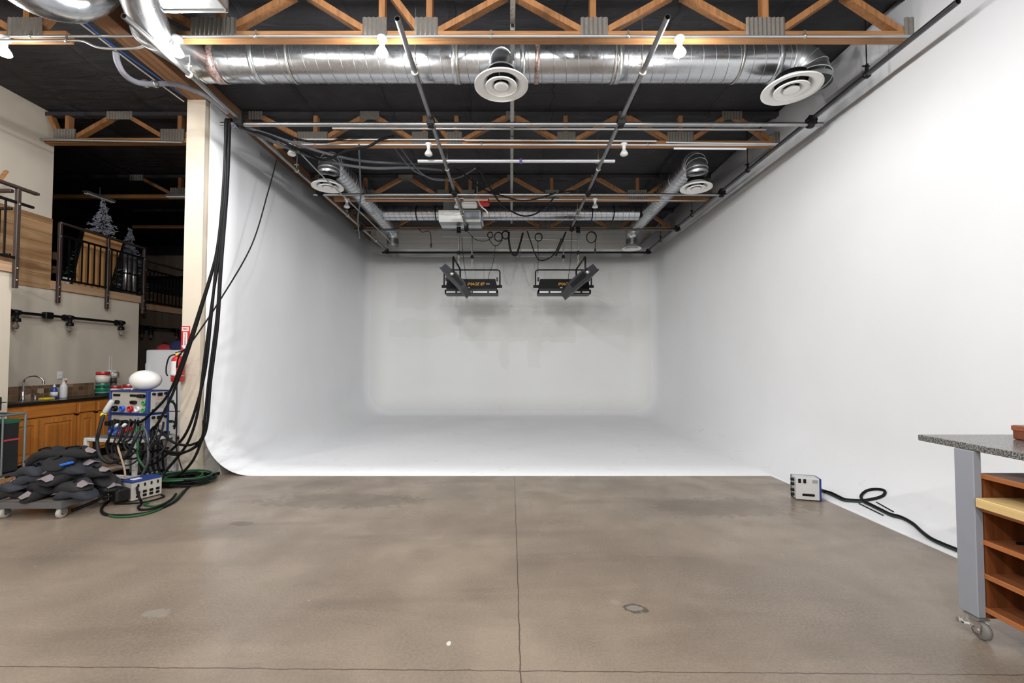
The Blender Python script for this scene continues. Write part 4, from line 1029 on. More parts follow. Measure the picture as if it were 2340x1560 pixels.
t = thing('countertop', 'black laminate worktop with an inset steel sink', 'worktop', (-6.9, 6.8, CZT - .04))
MB().rbox(-7.19, -6.585, 5.56, 7.97, CZT - .04, CZT, .01).build('slab', mat('black_laminate', (30, 28, 27), .22, noise=.4, scale=60), t)
sk = MB().box(-7.08, -6.70, 5.95, 6.5, CZT, CZT + .006); sk.build('sink_rim', CHROME, t)
MB().box(-7.04, -6.74, 5.99, 6.46, CZT + .006, CZT + .0075).build('sink_bowl', mat('sink_shadow_steel', (150, 152, 154), .25, .9), t)
tag(MB().box(-7.198, -7.186, 5.5, 8.0, CZT, CZT + .20).build('backsplash', TILE, org=(0, 0, 0)), 'brown mosaic tile backsplash along the worktop', 'backsplash')
fp = atX(55, 912, -7.08); fy = fp.y
t = thing('faucet', 'gooseneck chrome faucet at the sink', 'faucet', (-7.1, fy, CZT))
MB().lathe([(0, 0), (.032, 0), (.032, .01), (.024, .02), (.022, .12), (.016, .13), (0, .13)], (-7.1, fy, CZT + .006), 20).build('base', CHROME, t)
g = [(-7.1, fy, CZT + .12)] + [(-7.1 + .02 * 0 + .105 * (1 - math.cos(a)) * .9, fy + .085 * (1 - math.cos(a)) * .6, CZT + .25 + .1 * math.sin(a)) for a in [PI * k / 12 for k in range(12)]]
MB().tube(spline(g, 4), .012, 12).build('spout', CHROME, t)
MB().tube([g[-1], Vector(g[-1]) + Vector((.0, 0, -.05))], .016, 12).build('nozzle', CHROME, t)
MB().bar((-7.1, fy + .02, CZT + .08), (-7.06, fy + .1, CZT + .1), .012, .008).build('handle', CHROME, t)
t = thing('soap_pump', 'short chrome soap pump between faucet and bottles', 'soap pump', (-7.02, 6.48, CZT))
MB().lathe([(0, 0), (.02, 0), (.018, .03), (.01, .04), (.01, .09), (0, .09)], (-7.02, 6.48, CZT), 14).build('body', CHROME, t)
MB().bar((-7.02, 6.48, CZT + .09), (-6.97, 6.50, CZT + .085), .012, .012).build('nozzle', CHROME, t)
def bottle(x, y, r, h, m, label, capm, name='bottle', trigger=False, band=None):
    t = thing(name, label, 'bottle', (x, y, CZT), 'bottles on the worktop')
    MB().lathe([(0, 0), (r * .95, 0), (r, .01), (r, h * .55), (r * .85, h * .66), (r * .4, h * .76), (r * .38, h * .82), (0, h * .82)], (x, y, CZT), 20).build('body', m, t)
    if band: MB().lathe([(r * 1.005, h * .15), (r * 1.01, h * .15), (r * 1.01, h * .45), (r * 1.005, h * .45)], (x, y, CZT), 20).build('label', band, t)
    if trigger:
        MB().rbox(x - .015, x + .05, y - .012, y + .012, CZT + h * .9, CZT + h, .006).box(x - .012, x + .012, y - .012, y + .012, CZT + h * .8, CZT + h * .92).build('spray_head', capm, t)
        MB().bar((x + .03, y, CZT + h * .92), (x + .045, y, CZT + h * .78), .01, .01).build('trigger', RED, t)
    else: MB().lathe([(r * .4, h * .8), (r * .4, h * .9), (r * .15, h * .9), (r * .15, h), (0, h)], (x, y, CZT), 14).build('cap', capm, t)
    return t
bottle(-6.97, 6.70, .042, .22, mat('blue_soap', (40, 72, 150), .2), 'blue soap bottle with white label on the worktop', WHITEPL, band=WHITE)
bottle(-6.95, 6.82, .046, .30, WHITEPL, 'white spray bottle with red trigger on the worktop', WHITEPL, 'spray_bottle', True)
bottle(-6.78, 7.82, .05, .26, mat('pale_blue_plastic', (150, 178, 204), .3), 'pale blue bottle beside the red lidded paint cans', mat('pale_blue_plastic', (150, 178, 204), .3))
tag(MB().rbox(-6.92, -6.80, 6.42, 6.56, CZT + .0005, CZT + .03, .01).build('sponge', YELPL), 'yellow sponge beside the sink', 'sponge')
CANW = mat('white_can_label', (226, 222, 216), .4)
CANG = mat('green_can_label', (20, 120, 92), .4)
def can(x, y, z, r, h, bands, label):
    t = thing('paint_can', label, 'paint can', (x, y, z), 'paint cans on the worktop')
    MB().lathe([(0, 0), (r, 0), (r, h - .006), (r * .97, h), (r * .86, h), (r * .84, h - .008), (0, h - .008)], (x, y, z), 28).build('body', ZINC, t)
    for a, b, m in bands: MB().lathe([(r * 1.002, h * a), (r * 1.012, h * a), (r * 1.012, h * b), (r * 1.002, h * b)], (x, y, z), 28).build('label', m, t)
    hd = [(x + r * .1, y - r * 1.02 * math.cos(a), z + h * .86 - r * 1.05 * math.sin(a) * .4) for a in [PI * k / 10 for k in range(11)]]
    MB().tube([(q[0] + r * .95, q[1], q[2]) for q in hd], .003, 6).build('handle', ZINC, t)
    return t
can(-6.90, 7.42, CZT, .092, .195, [(.06, .94, CANG), (.62, .78, BLACKPL), (.18, .27, CANW)], 'green labelled paint can at the bottom of the tall stack')
can(-6.90, 7.42, CZT + .196, .092, .195, [(.06, .70, CANW), (.70, .96, RED)], 'white and red paint can on top of the green one')
can(-6.80, 7.55, CZT, .075, .15, [(.06, .68, CANW), (.68, .94, RED)], 'white paint can with red rim beside the tall stack')
can(-6.70, 7.70, CZT, .085, .165, [(.06, .62, CANW), (.62, .92, RED)], 'white paint can with red rim beside the pale blue bottle')
can(-6.92, 7.62, CZT + .001, .06, .37, [(.75, .97, CANW), (.5, .74, mat('dark_can_label', (70, 62, 58), .4))], 'slim tall can behind the stacked paint cans')
p = atX(138, 857, -7.19)
t = thing('wall_outlet', 'white double outlet plate above the spray bottle', 'outlet', (-7.2, p.y, p.z))
MB().rbox(-7.2, -7.188, p.y - .04, p.y + .04, p.z - .06, p.z + .06, .004).build('plate', WHITEPL, t)
for z in (-.025, .025): MB().box(-7.189, -7.185, p.y - .016, p.y + .016, p.z + z - .014, p.z + z + .014).build('socket', OFFW, t)
p = atX(258, 852, -7.15)
t = thing('outlet_box', 'grey surface outlet box above the small paint cans', 'outlet', (-7.2, p.y, p.z))
MB().rbox(-7.2, -7.13, p.y - .06, p.y + .05, p.z - .05, p.z + .05, .006).build('box', WHITEPL, t)
MB().rbox(-7.2, -7.14, p.y + .05, p.y + .12, p.z - .06, p.z + .02, .006).build('adaptor', mat('brown_plastic', (128, 98, 60), .5), t)
for k in (-.03, .02): MB().cyl((-7.19, p.y + k, p.z + .04), (-7.19, p.y + k, p.z + .3), .004, 6).build('riser', WHITEPL, t)
# fridge with bags on top
FRW = mat('fridge_white', (244, 245, 246), .35)
FX0, FX1, FY = -7.23, -6.45, 8.72
t = thing('fridge', 'white fridge standing behind the partition', 'fridge', ((FX0 + FX1) / 2, FY + .35, 0))
MB().rbox(FX0, FX1, FY, FY + .65, .03, 1.77, .02).build('body', FRW, t)
MB().rbox(FX0 + .004, FX1 - .004, FY - .06, FY - .004, .55, 1.765, .02).build('door', FRW, t)
MB().rbox(FX0 + .004, FX1 - .004, FY - .06, FY - .004, .06, .54, .02).build('drawer', FRW, t)
MB().rbox(FX0 + .03, FX0 + .055, FY - .10, FY - .06, 1.0, 1.5, .008).build('handle', WHITEPL, t)
for dx in (.06, .66): MB().cyl((FX0 + dx, FY + .1, 0), (FX0 + dx, FY + .1, .035), .02, 10).build('foot', BLACK, t)
def lump(c, a, b, h, m, label, name, cat):
    t = thing(name, label, cat, c, None); q = MB(); n, k_ = 24, 8; vs = []
    for i in range(k_ + 1):
        u = PI / 2 * i / k_
        for j in range(n):
            v = 2 * PI * j / n; w = 1 + .08 * math.sin(3 * v + i) + .05 * math.sin(5 * v)
            vs.append(Vector(c) + Vector((a * w * math.cos(u) ** .6 * math.cos(v), b * w * math.cos(u) ** .6 * math.sin(v), h * math.sin(u) * (1 + .1 * math.sin(2 * v)))))
    fs = [(i * n + j, i * n + (j + 1) % n, (i + 1) * n + (j + 1) % n, (i + 1) * n + j) for i in range(k_) for j in range(n)] + [tuple(range(n))]
    q.add(vs, fs, True); q.build('bag_body', m, t)
    MB().tube(spline([Vector(c) + Vector((-a * .5, -b * .3, h * .8)), Vector(c) + Vector((-a * .2, -b * .5, h * 1.15)), Vector(c) + Vector((a * .3, -b * .5, h * 1.1)), Vector(c) + Vector((a * .55, -b * .3, h * .75))], 6), .012, 6).build('handle', BLACK, t)
    return t
lump((-7.0, FY + .25, 1.772), .19, .2, .12, mat('red_bag_cloth', (150, 38, 44), .8), 'dark red bag lying on the fridge', 'bag', 'bag')
lump((-6.68, FY + .2, 1.772), .22, .2, .19, mat('navy_bag_cloth', (34, 40, 84), .8), 'navy bag lying on the fridge beside the red one', 'bag', 'bag')

# ------------------------------------------------------------------ equipment table and grey units
TM = Matrix.Translation((-4.74, 5.58, 0)) @ Matrix.Rotation(math.radians(-13.9), 4, 'Z')
def lp(x, y, z): return TM @ Vector((x, y, z))
t = thing('equipment_table', 'low white square tube table carrying the grey and blue units', 'table', lp(-.44, .25, 0))
TT = .545
MB().box(-.87, -.01, .01, .49, TT - .012, TT).xf(TM).build('table_top', mat('grey_board', (120, 118, 116), .6), t)
fr = MB()
for y in (0, .5): fr.rbox(-.88, 0, y - .02, y + .02, TT - .045, TT - .005, .004)
for x in (-.86, -.02): fr.rbox(x - .02, x + .02, 0, .5, TT - .045, TT - .005, .004)
fr.xf(TM).build('top_frame', WHITE, t)
for x in (-.86, -.02):
    for y in (0, .5): MB().rbox(x - .022, x + .022, y - .022, y + .022, 0, TT - .03, .004).xf(TM).build('leg', WHITE, t)
MB().rbox(-.84, -.04, -.018, .018, .05, .09, .004).xf(TM).build('stretcher', WHITE, t)
MB().bar((-.86, .02, .07), (-.86, .5, .07), .035, .035).xf(TM).build('stretcher', WHITE, t)
MB().bar((-.02, .02, .07), (-.02, .5, .07), .035, .035).xf(TM).build('stretcher', WHITE, t)
def unit(z0, label, top):
    h = .303
    t = thing('distribution_unit', label, 'power unit', lp(-.335, .26, z0), 'blue and grey power units on the table')
    MB().box(-.645, -.02, .135, .385, z0 + .012, z0 + h - .012).xf(TM).build('casing', GREYPANEL, t)
    e = MB()
    for x in (-.67, -.0325): e.rbox(x, x + .0325, .115, .40, z0, z0 + h, .006)
    e.rbox(-.64, -.03, .118, .40, z0 + h - .016, z0 + h, .003).rbox(-.64, -.03, .118, .40, z0, z0 + .016, .003)
    e.xf(TM).build('blue_frame', BLUE, t)
    MB().rbox(-.003, .004, .16, .37, z0 + .015, z0 + h - .015, .002).xf(TM).build('side_panel', GREYPANEL, t)
    MB().rbox(0, .012, .372, .40, z0, z0 + h, .004).xf(TM).build('rear_edge', BLUE, t)
    MB().box(.004, .0055, .215, .33, z0 + .07, z0 + .15).xf(TM).build('side_label', mat('grey_print', (150, 152, 158), .5), t)
    MB().box(.004, .0055, .22, .32, z0 + .185, z0 + .195).xf(TM).build('side_label', mat('pink_print', (214, 128, 124), .5), t)
    for y, z in ((.19, .045), (.345, .045), (.19, .26), (.345, .26)): MB().lathe([(0, .022), (.018, .02), (.02, .004), (.02, 0)], (0, 0, 0), 12, 'x').xf(TM @ Matrix.Translation((.004, y, z0 + z))).build('bumper', BLACK, t)
    MB().rbox(.004, .02, .24, .3, z0 + .23, z0 + .275, .004).xf(TM).build('catch', BLACK, t)
    def sock(x, z, r, m, nm, L=.02):
        MB().lathe([(r, 0), (r * 1.05, -L * .5), (r, -L), (r * .7, -L), (r * .65, -L * .4), (0, -L * .4)], (0, 0, 0), 18, 'y').xf(TM @ Matrix.Translation((x, .135, z0 + z))).build(nm, m, t)
    if top:
        for x in (-.55, -.26): MB().rbox(x - .06, x + .06, .128, .136, z0 + .225, z0 + .255, .002).xf(TM).build('display', BLACK, t)
        for x, m in ((-.56, BLACK), (-.43, BLUEPL), (-.29, RED), (-.17, WHITEPL)): sock(x, .065, .036, m, 'round_socket', .035)
        for x in (-.54, -.24): MB().rbox(x - .05, x + .05, .10, .136, z0 + .13, z0 + .175, .01).xf(TM).build('plug_body', BLACK, t)
        sock(-.06, .145, .028, GREENPL, 'round_socket', .03); sock(-.06, .05, .026, GREENPL, 'round_socket', .03)
        MB().rbox(-.16, -.05, .09, .136, z0 + .215, z0 + .26, .008).xf(TM).build('plug_body', BLACK, t)
    else:
        MB().rbox(-.24, -.04, .122, .136, z0 + .03, z0 + .28, .003).xf(TM).build('socket_panel', mat('light_grey_panel', (172, 172, 168), .5), t)
        for x, z, w, h_ in ((-.2, .21, .012, .03), (-.15, .215, .02, .018), (-.15, .165, .02, .015)): MB().box(x - w, x + w, .118, .123, z0 + z - h_, z0 + z + h_).xf(TM).build('outlet', BLACK, t)
        for x, z, m in ((-.15, .255, BLUEPL), (-.08, .24, RED), (-.08, .205, GREENPL), (-.08, .17, RED)): MB().box(x - .015, x + .015, .118, .123, z0 + z - .007, z0 + z + .007).xf(TM).build('indicator', m, t)
        sock(-.08, .115, .03, GREENPL, 'round_socket', .03)
        for k in range(5):
            x = -.58 + k * .075; MB().rbox(x - .03, x + .03, .03, .136, z0 + .15 + .012 * (k % 2), z0 + .215 + .012 * (k % 2), .012).xf(TM).build('plug_body', BLACK, t)
        for x, z, m in ((-.50, .09, BLUEPL), (-.40, .085, BLUEPL), (-.34, .08, RED), (-.28, .1, RED)):
            MB().tube([(x, .13, z0 + z + .02), (x + .01, .04, z0 + z), (x + .015, .0, z0 + z - .02)], [.028, .026, .018], 10).xf(TM).build('plug_body', m, t)
    return t
unit(TT + .002, 'lower blue framed grey power unit buried in plugs', False)
unit(TT + .308, 'upper blue framed grey power unit under the white ball', True)
bc = lp(-.20, .24, TT + .611)
t = thing('egg_ball', 'white egg shaped ball lying on the upper power unit', 'ball', bc)
MB().lathe([(0, -.195)] + [(.134 * math.sin(a) * (1 + .05 * math.cos(a)), -.195 * math.cos(a)) for a in [PI * k / 20 for k in range(1, 20)]] + [(0, .195)], (0, 0, 0), 36, 'x').xf(Matrix.Translation(bc + Vector((0, 0, .1345)))).build('shell', mat('white_egg_shell', (236, 235, 232), .4), t)
MB().tube([bc + Vector((-.12, -.03, .05)), bc + Vector((-.155, -.04, .01))], .012, 8).build('nozzle', WHITEPL, t)

# cables of the units
GP = 'cables looping in front of the equipment table'
def plugl(p, d, r, L, m): return plug(p, d, r, L, m)
p0 = atY(250, 922, 5.62)
cable([atY(246, 926, 5.6), atY(236, 950, 5.5), atY(226, 985, 5.45), atY(222, 1010, 5.45), atY(228, 1040, 5.4), atY(245, 1056, 5.4), atY(265, 1055, 5.4), atY(290, 1040, 5.4), atY(308, 1005, 5.4), atY(318, 985, 5.45)], .02, 'thick cable with a silver grip hanging at the left of the power units', GP,
      m=GREYRUB, ends=[plug(atY(238, 944, 5.52), atY(256, 916, 5.55) - atY(238, 944, 5.52), .03, .18, mat('silver_sleeve', (205, 204, 200), .4)), plug(atY(234, 952, 5.51), atY(238, 944, 5.52) - atY(234, 952, 5.51), .032, .045, YELPL)])
random.seed(11)
cl = ['leftmost', 'second from left', 'third', 'fourth', 'fifth', 'sixth', 'seventh', 'rightmost']
for k in range(6):
    x0 = 262 + k * 12; y0 = 958 + (k % 3) * 6; dx = random.uniform(-28, -8) if k < 5 else random.uniform(5, 30); yb = random.uniform(1020, 1062)
    pts = pxs((x0, y0, 5.6), (x0 - 3, y0 + 12, 5.46), (x0 + dx * .6, y0 + 40, 5.42), (x0 + dx, (y0 + yb) / 2 + 15, 5.42), (x0 + dx * .5, yb, 5.42), (x0 + 22, yb + 6, 5.42), (x0 + 48, yb - 14, 5.45), (x0 + 60, yb - 40, 5.5), (x0 + 64, yb - 60, 5.54))
    cable(pts, random.choice((.009, .011, .012)), 'charcoal cable loop below the plugs of the lower power unit', GP, m=GREYRUB if k % 2 else RUBBER)
cable(pxs((262, 974, 5.5), (255, 985, 5.46), (248, 1005, 5.44), (250, 1012, 5.44)), .012, 'short cable with a white and blue end at the left plugs', GP, m=GREYRUB, ends=[plug(atY(262, 975, 5.5), (.7, .2, .6), .02, .05, WHITEPL), plug(atY(258, 980, 5.48), (.6, .1, .7), .021, .03, BLUEPL)])
cable(pxs((280, 974, 5.5), (276, 985, 5.46), (274, 1000, 5.44), (282, 1012, 5.44)), .012, 'short cable with a white end at the middle plugs', GP, m=GREYRUB, ends=[plug(atY(280, 975, 5.5), (.6, .2, .7), .02, .05, WHITEPL)])
cable(pxs((311, 972, 5.5), (313, 990, 5.44), (315, 1015, 5.42), (316, 1045, 5.42), (326, 1062, 5.42), (332, 1068, 5.42)), .014, 'green cable hanging down the front of the table', GP, m=GREENRUB)
cable(pxs((325, 972, 5.5), (333, 985, 5.46), (338, 1010, 5.44), (338, 1050, 5.4), (330, 1075, 5.4), (320, 1092, 5.4)), .015, 'grey cable hanging straight at the right front table leg', GP, m=mat('slate_rubber', (70, 72, 74), .5))
cable(pxs((350, 975, 5.62), (358, 1000, 5.55), (372, 1025, 5.5), (392, 1038, 5.45), (415, 1036, 5.42), (445, 1020, 5.4), (464, 995, 5.38)), .014, 'cable sagging from the lower unit to the cove', GP)
cable(pxs((388, 916, 5.95), (398, 922, 5.9), (403, 940, 5.9), (401, 965, 5.9), (397, 975, 5.9)), .014, 'black cable arching out of the back of the upper unit', None, ends=[plug(atY(386, 916, 5.97), (1, -.1, 0), .02, .06, GREENPL)])
cable(pxs((386, 962, 5.95), (394, 962, 5.9), (400, 968, 5.88), (398, 980, 5.88)), .012, 'short black cable at the back of the lower unit', None, ends=[plug(atY(385, 963, 5.96), (1, -.1, 0), .018, .05, GREENPL)])
cable(pxs((266, 1003, 5.655), (268, 1014, 5.5), (272, 1030, 5.4), (280, 1055, 5.38), (285, 1075, 5.36), (286, 1090, 5.34)), .011, 'thin beige twine with knots hanging under the table top', None, m=mat('beige_twine', (178, 158, 132), .8))
tw = bpy.context.scene.collection.objects[-1]
# cables heaped under the table
GU = 'cables lying under the equipment table'
random.seed(5)
for k in range(6):
    c = lp(-.15 - random.random() * .35 + .25 * (k % 2), .15 + random.random() * .3, 0); P = []
    r = random.uniform(.1, .2); sx = random.uniform(.7, 1.3); ph = random.random() * 6
    for j in range(27):
        a = 2 * PI * j / 12 + ph; P.append(c + Vector((r * sx * math.cos(a), r * math.sin(a), .02 + .012 * k + .01 * math.sin(a * 1.7 + k))))
    tag(MB().tube(spline(P, 3), .014, 7).build('cable_coil', RUBBER if k % 3 else GREYRUB), 'loose black cable coil on the floor under the equipment table', 'cable coil', GU)
for k in range(5):
    p = lp(.0 + .0 * k, .06 + .06 * k, TT - .05); q = Vector((p.x + .01, p.y, p.z))
    cable([q, q + Vector((.02, .0, -.12)), q + Vector((-.03 + .01 * k, .02, -.28)), q + Vector((.02, .03, -.4)), q + Vector((.05, .0, -.44))], .013, 'dark cable hanging down the right side of the equipment table', 'cables at the right side of the table')
t = thing('soft_crate', 'grey fabric bin pushed under the equipment table', 'bin', lp(-.25, .3, 0))
MB().rbox(-.42, -.06, .2, .46, .01, .36, .03).xf(TM).build('body', mat('grey_bin_cloth', (104, 102, 100), .85, noise=.3, scale=9), t)
MB().rbox(-.43, -.05, .19, .47, .34, .37, .01).xf(TM).build('rim', BLACK, t)
t = thing('black_bag', 'black bag hanging at the left under the table top', 'bag', lp(-.6, .2, 0))
MB().rbox(-.74, -.48, .12, .4, .34, .5, .05).xf(TM).build('bag_body', mat('black_nylon', (26, 26, 28), .75, noise=.2), t)
for x in (-.7, -.5): MB().tube([lp(x, .1, .48), lp(x, .05, .52), lp(x, .1, .54)], .01, 6).build('strap', BLACK, t)
for x in (-.80, -.76):
    a = lp(x, .05, .0)
    tag(MB().tube([lp(x, .06, .02), lp(x, .05, .5)], .017, 8).build('stand_tube', RUBBER), 'black tube upright beside the left table leg', 'tube', 'black tubes at the left table leg')

# ------------------------------------------------------------------ floor socket box and coiled cable
FM = Matrix.Translation((-4.15, 4.84, 0)) @ Matrix.Rotation(math.radians(69), 4, 'Z')
t = thing('socket_box', 'grey and blue socket box on the floor beside the sandbag dolly', 'power box', (-4.15, 4.9, 0))
MB().rbox(0, .30, 0, .20, .012, .215, .005).xf(FM).build('casing', GREYPANEL, t)
MB().rbox(-.004, .304, -.006, .205, .205, .225, .004).xf(FM).build('blue_lid', BLUE, t)
MB().rbox(.04, .13, .05, .12, .225, .232, .003).xf(FM).build('lid_label', WHITEPL, t)
for k in range(4):
    x = .06 + k * .065
    for z in (.05, .09): MB().rbox(x - .02, x + .02, -.008, .001, z - .013, z + .013, .004).xf(FM).build('outlet', BLACK, t)
    MB().rbox(x - .009, x + .009, -.008, .001, .15, .185, .003).xf(FM).build('breaker', BLACK, t)
for x in (.03, .27):
    for y in (.03, .17): MB().cyl((x, y, 0), (x, y, .014), .014, 8).xf(FM).build('foot', BLACK, t)
a = FM @ Vector((-.01, .1, .1))
t = thing('cable_adaptor', 'black square adaptor plugged into the floor socket box', 'adaptor', (a.x - .1, a.y, 0))
MB().rbox(-.14, -.004, .0, .15, .03, .17, .02).xf(FM).build('body', BLACKPL, t)
MB().tube([FM @ Vector((-.13, .08, .1)), FM @ Vector((-.2, .12, .1)), FM @ Vector((-.3, .14, .06)), FM @ Vector((-.42, .2, .02))], .016, 8).build('cord', RUBBER, t)
def floor_pts(*l, r=.013): return [atZ(x, y, r + (q[0] if q else 0)) for x, y, *q in l]
cable(floor_pts((268, 1128, .08), (255, 1140, .03), (240, 1152), (232, 1163), (238, 1174), (262, 1177), (300, 1176), (340, 1170), (375, 1158), (400, 1145), (415, 1130), (425, 1118), (437, 1106), (440, 1098)), .013, 'black and green cable curving across the floor from adaptor to coil', 'floor cables at the coil', ends=[plug(atZ(266, 1128, .09), (.8, .3, .2), .018, .07, WHITEPL)])
cable(floor_pts((236, 1170), (262, 1180), (310, 1178), (352, 1168), (385, 1152), (405, 1136), (420, 1120)), .010, 'green cable beside the long black floor curve', 'floor cables at the coil', m=GREENRUB)
cable(floor_pts((322, 1100, .16), (313, 1112, .14), (318, 1135, .1), (324, 1150, .02), (316, 1158), (322, 1164), (345, 1162), (370, 1154), (392, 1140), (402, 1128)), .012, 'cable draped over the floor socket box', 'floor cables at the coil')
cable(floor_pts((340, 1148), (330, 1152), (348, 1156), (372, 1151), (392, 1140)), .010, 'short green cable in front of the floor socket box', 'floor cables at the coil', m=GREENRUB)
cable(floor_pts((262, 1150), (290, 1150), (322, 1148), (352, 1142), (375, 1134), (368, 1130)), .009, 'thin black cable in front of the floor socket box', 'floor cables at the coil')
random.seed(9)
cc = atZ(412, 1107, 0)
for k in range(10):
    P = []; r = random.uniform(.17, .30); ox, oy = random.uniform(-.09, .09), random.uniform(-.06, .06); ph = random.random() * 6
    for j in range(33):
        a = 2 * PI * j / 16 + ph; q_ = r * (1 + .13 * math.sin(a * 1.37 + k * 2) + .08 * math.sin(a * .6 + k)); P.append(Vector((cc.x + ox + q_ * 1.15 * math.cos(a), cc.y + .1 + oy + q_ * .85 * math.sin(a), .012 + .009 * k + .007 * math.sin(a * 2.3 + k))))
    g = k in (3, 6, 9)
    tag(MB().tube(spline(P, 3), .0105, 7).build('cable_coil', GREENRUB if g else RUBBER), ('green' if g else 'black') + ' cable coil in the heap on the floor beside the wall end', 'cable coil', ('green' if g else 'black') + ' coils in the floor heap')

# ------------------------------------------------------------------ dolly with sandbags
DX0, DX1, DY0, DY1, DZT = -5.05, -4.40, 4.33, 4.88, .168
t = thing('platform_dolly', 'grey steel dolly loaded with sandbags', 'dolly', ((DX0 + DX1) / 2, (DY0 + DY1) / 2, 0))
STG = mat('grey_steel_frame', (112, 112, 114), .45, .4)
f = MB().box(DX0, DX1, DY0, DY0 + .03, DZT - .065, DZT - .002).box(DX0, DX1, DY1 - .03, DY1, DZT - .065, DZT - .002).box(DX0, DX0 + .03, DY0 + .03, DY1 - .03, DZT - .065, DZT - .002).box(DX1 - .03, DX1, DY0 + .03, DY1 - .03, DZT - .065, DZT - .002); f.build('frame', STG, t)
MB().box(DX0 + .03, DX1 - .03, DY0 + .03, DY1 - .03, DZT - .03, DZT).build('deck', mat('worn_plywood', (126, 112, 98), .8, noise=.2), t)
for x in (DX0 + .05, DX1 - .04):
    for y in (DY0 + .05, DY1 - .06):
        MB().box(x - .03, x + .03, y - .035, y + .035, DZT - .075, DZT - .065).build('caster_plate', STG, t)
        fk = MB().box(x - .028, x - .02, y - .03, y + .02, .045, DZT - .072).box(x + .02, x + .028, y - .03, y + .02, .045, DZT - .072); fk.build('fork', STG, t)
        MB().lathe([(.02, -.017), (.046, -.017), (.05, -.01), (.05, .01), (.046, .017), (.02, .017)], (x, y - .006, .0505), 20, 'x').build('wheel', mat('worn_wheel', (176, 172, 160), .6), t)
        MB().cyl((x - .03, y - .006, .0505), (x + .03, y - .006, .0505), .012, 8).build('axle', ZINC, t)
BAGS = [mat('sandbag_cloth', (36, 36, 38), .85, noise=.18, scale=10, bump=.3, bscale=60), mat('sandbag_cloth_dark', (25, 25, 27), .88, noise=.18, scale=10, bump=.3, bscale=60), mat('sandbag_cloth_blue_grey', (45, 48, 55), .85, noise=.15, scale=10, bump=.3, bscale=60)]
TAGM = mat('worn_grey_patch', (132, 121, 122), .85, noise=.15, scale=20)
def sandbag(seed, m):
    rnd = random.Random(seed); n, k_ = 20, 12; a, b, c = .172, .105, .056; vs = []
    ph = rnd.random() * 6
    for i in range(k_ + 1):
        u = -PI / 2 + PI * i / k_
        for j in range(n):
            v = 2 * PI * j / n; cx, sx_ = math.cos(v), math.sin(v)
            x = a * math.copysign(abs(cx) ** .55, cx) * math.cos(u) ** .3 if abs(math.cos(u)) > 1e-6 else 0
            y = b * math.copysign(abs(sx_) ** .6, sx_) * math.cos(u) ** .3 if abs(math.cos(u)) > 1e-6 else 0
            z = c * math.copysign(abs(math.sin(u)) ** .8, math.sin(u))
            e = min(1, abs(x) / a); z *= 1 - .75 * e ** 3; z *= 1 - .3 * math.exp(-(x / .03) ** 2)
            y *= 1 + .06 * math.sin(3 * x / a + ph)
            z += .012 * math.sin(9 * x + ph) * math.cos(12 * y + ph) - .06 * (x / a) ** 2
            vs.append(Vector((x, y, z + c)))
    fs = [(i * n + j, i * n + (j + 1) % n, (i + 1) * n + (j + 1) % n, (i + 1) * n + j) for i in range(k_) for j in range(n)]
    t = thing('sandbag', None, 'sandbag', (0, 0, 0))
    MB().add(vs, fs, True).build('bag_body', m, t)
    s_ = rnd.choice((-1, 1))
    q = MB(); 
    q.add([(s_ * .10, -.07, .088 - .03), (s_ * .185, -.06, .032), (s_ * .185, .06, .032), (s_ * .10, .07, .088 - .03), (s_ * .12, 0, .096), (s_ * .19, 0, .05)], [(0, 1, 5, 4), (4, 5, 2, 3)], False)
    q.build('end_patch', TAGM, t)
    MB().tube(spline([(-.08, .05, .088), (-.05, .01, .112), (.05, .0, .112), (.08, -.04, .09)], 5), .009, 6).build('handle', BLACK, t)
    return t
protos = [sandbag(k, BAGS[k % 3]) for k in range(6)]
random.seed(21)
layers = [(6, .34, .20), (6, .31, .18), (5, .27, .16), (4, .21, .13), (3, .15, .10), (2, .11, .05)]
cx, cy = -4.71, 4.62
i = 0
lay_n = ['bottom layer', 'second layer', 'third layer', 'fourth layer', 'fifth layer', 'top']
pos_n = {6: ['front left', 'front middle', 'front right', 'back right', 'back middle', 'back left'], 5: ['front left', 'front right', 'right end', 'back', 'left end'], 4: ['front left', 'front right', 'back right', 'back left'], 3: ['left', 'front right', 'back'], 2: ['left', 'right']}
spots = {6: [(-1, -1), (0, -1.05), (1, -1), (1, 1), (0, 1), (-1, 1)], 5: [(-.55, -1), (.5, -1), (1.1, .2), (0, 1), (-1.1, .2)], 4: [(-.8, -.9), (.8, -.9), (.8, .9), (-.8, .9)], 3: [(-1, -.4), (.8, -.8), (.3, 1)], 2: [(-1, -.5), (1, .2)]}
for L_, (n, ex, ey) in enumerate(layers):
    for k in range(n):
        sx_, sy_ = spots[n][k]
        o = protos[i] if i < 6 else copy_tree(protos[random.randrange(6)])
        o.location = (cx + sx_ * ex * .92 + random.uniform(-.02, .02), cy + sy_ * ey * .8 + random.uniform(-.02, .02), DZT + .002 + L_ * .073)
        o.rotation_euler = (random.uniform(-.12, .12) - sy_ * .1 * L_ * .4, random.uniform(-.14, .14) + sx_ * .2 * (L_ > 0), random.choice((0, PI)) + random.uniform(-.45, .45) + (PI / 2 if (L_ % 2 == 0 and k % 3 == 1) else 0))
        o['label'] = 'black sandbag, %s of the %s of the dolly pile' % (pos_n[n][k], lay_n[L_])
        if L_ == 5: o['label'] = 'black sandbag on top of the dolly pile, %s one' % pos_n[n][k]
        o['group'] = 'sandbags piled on the dolly'; o['category'] = 'sandbag'
        i += 1
p = atY(150, 1060, 4.45)
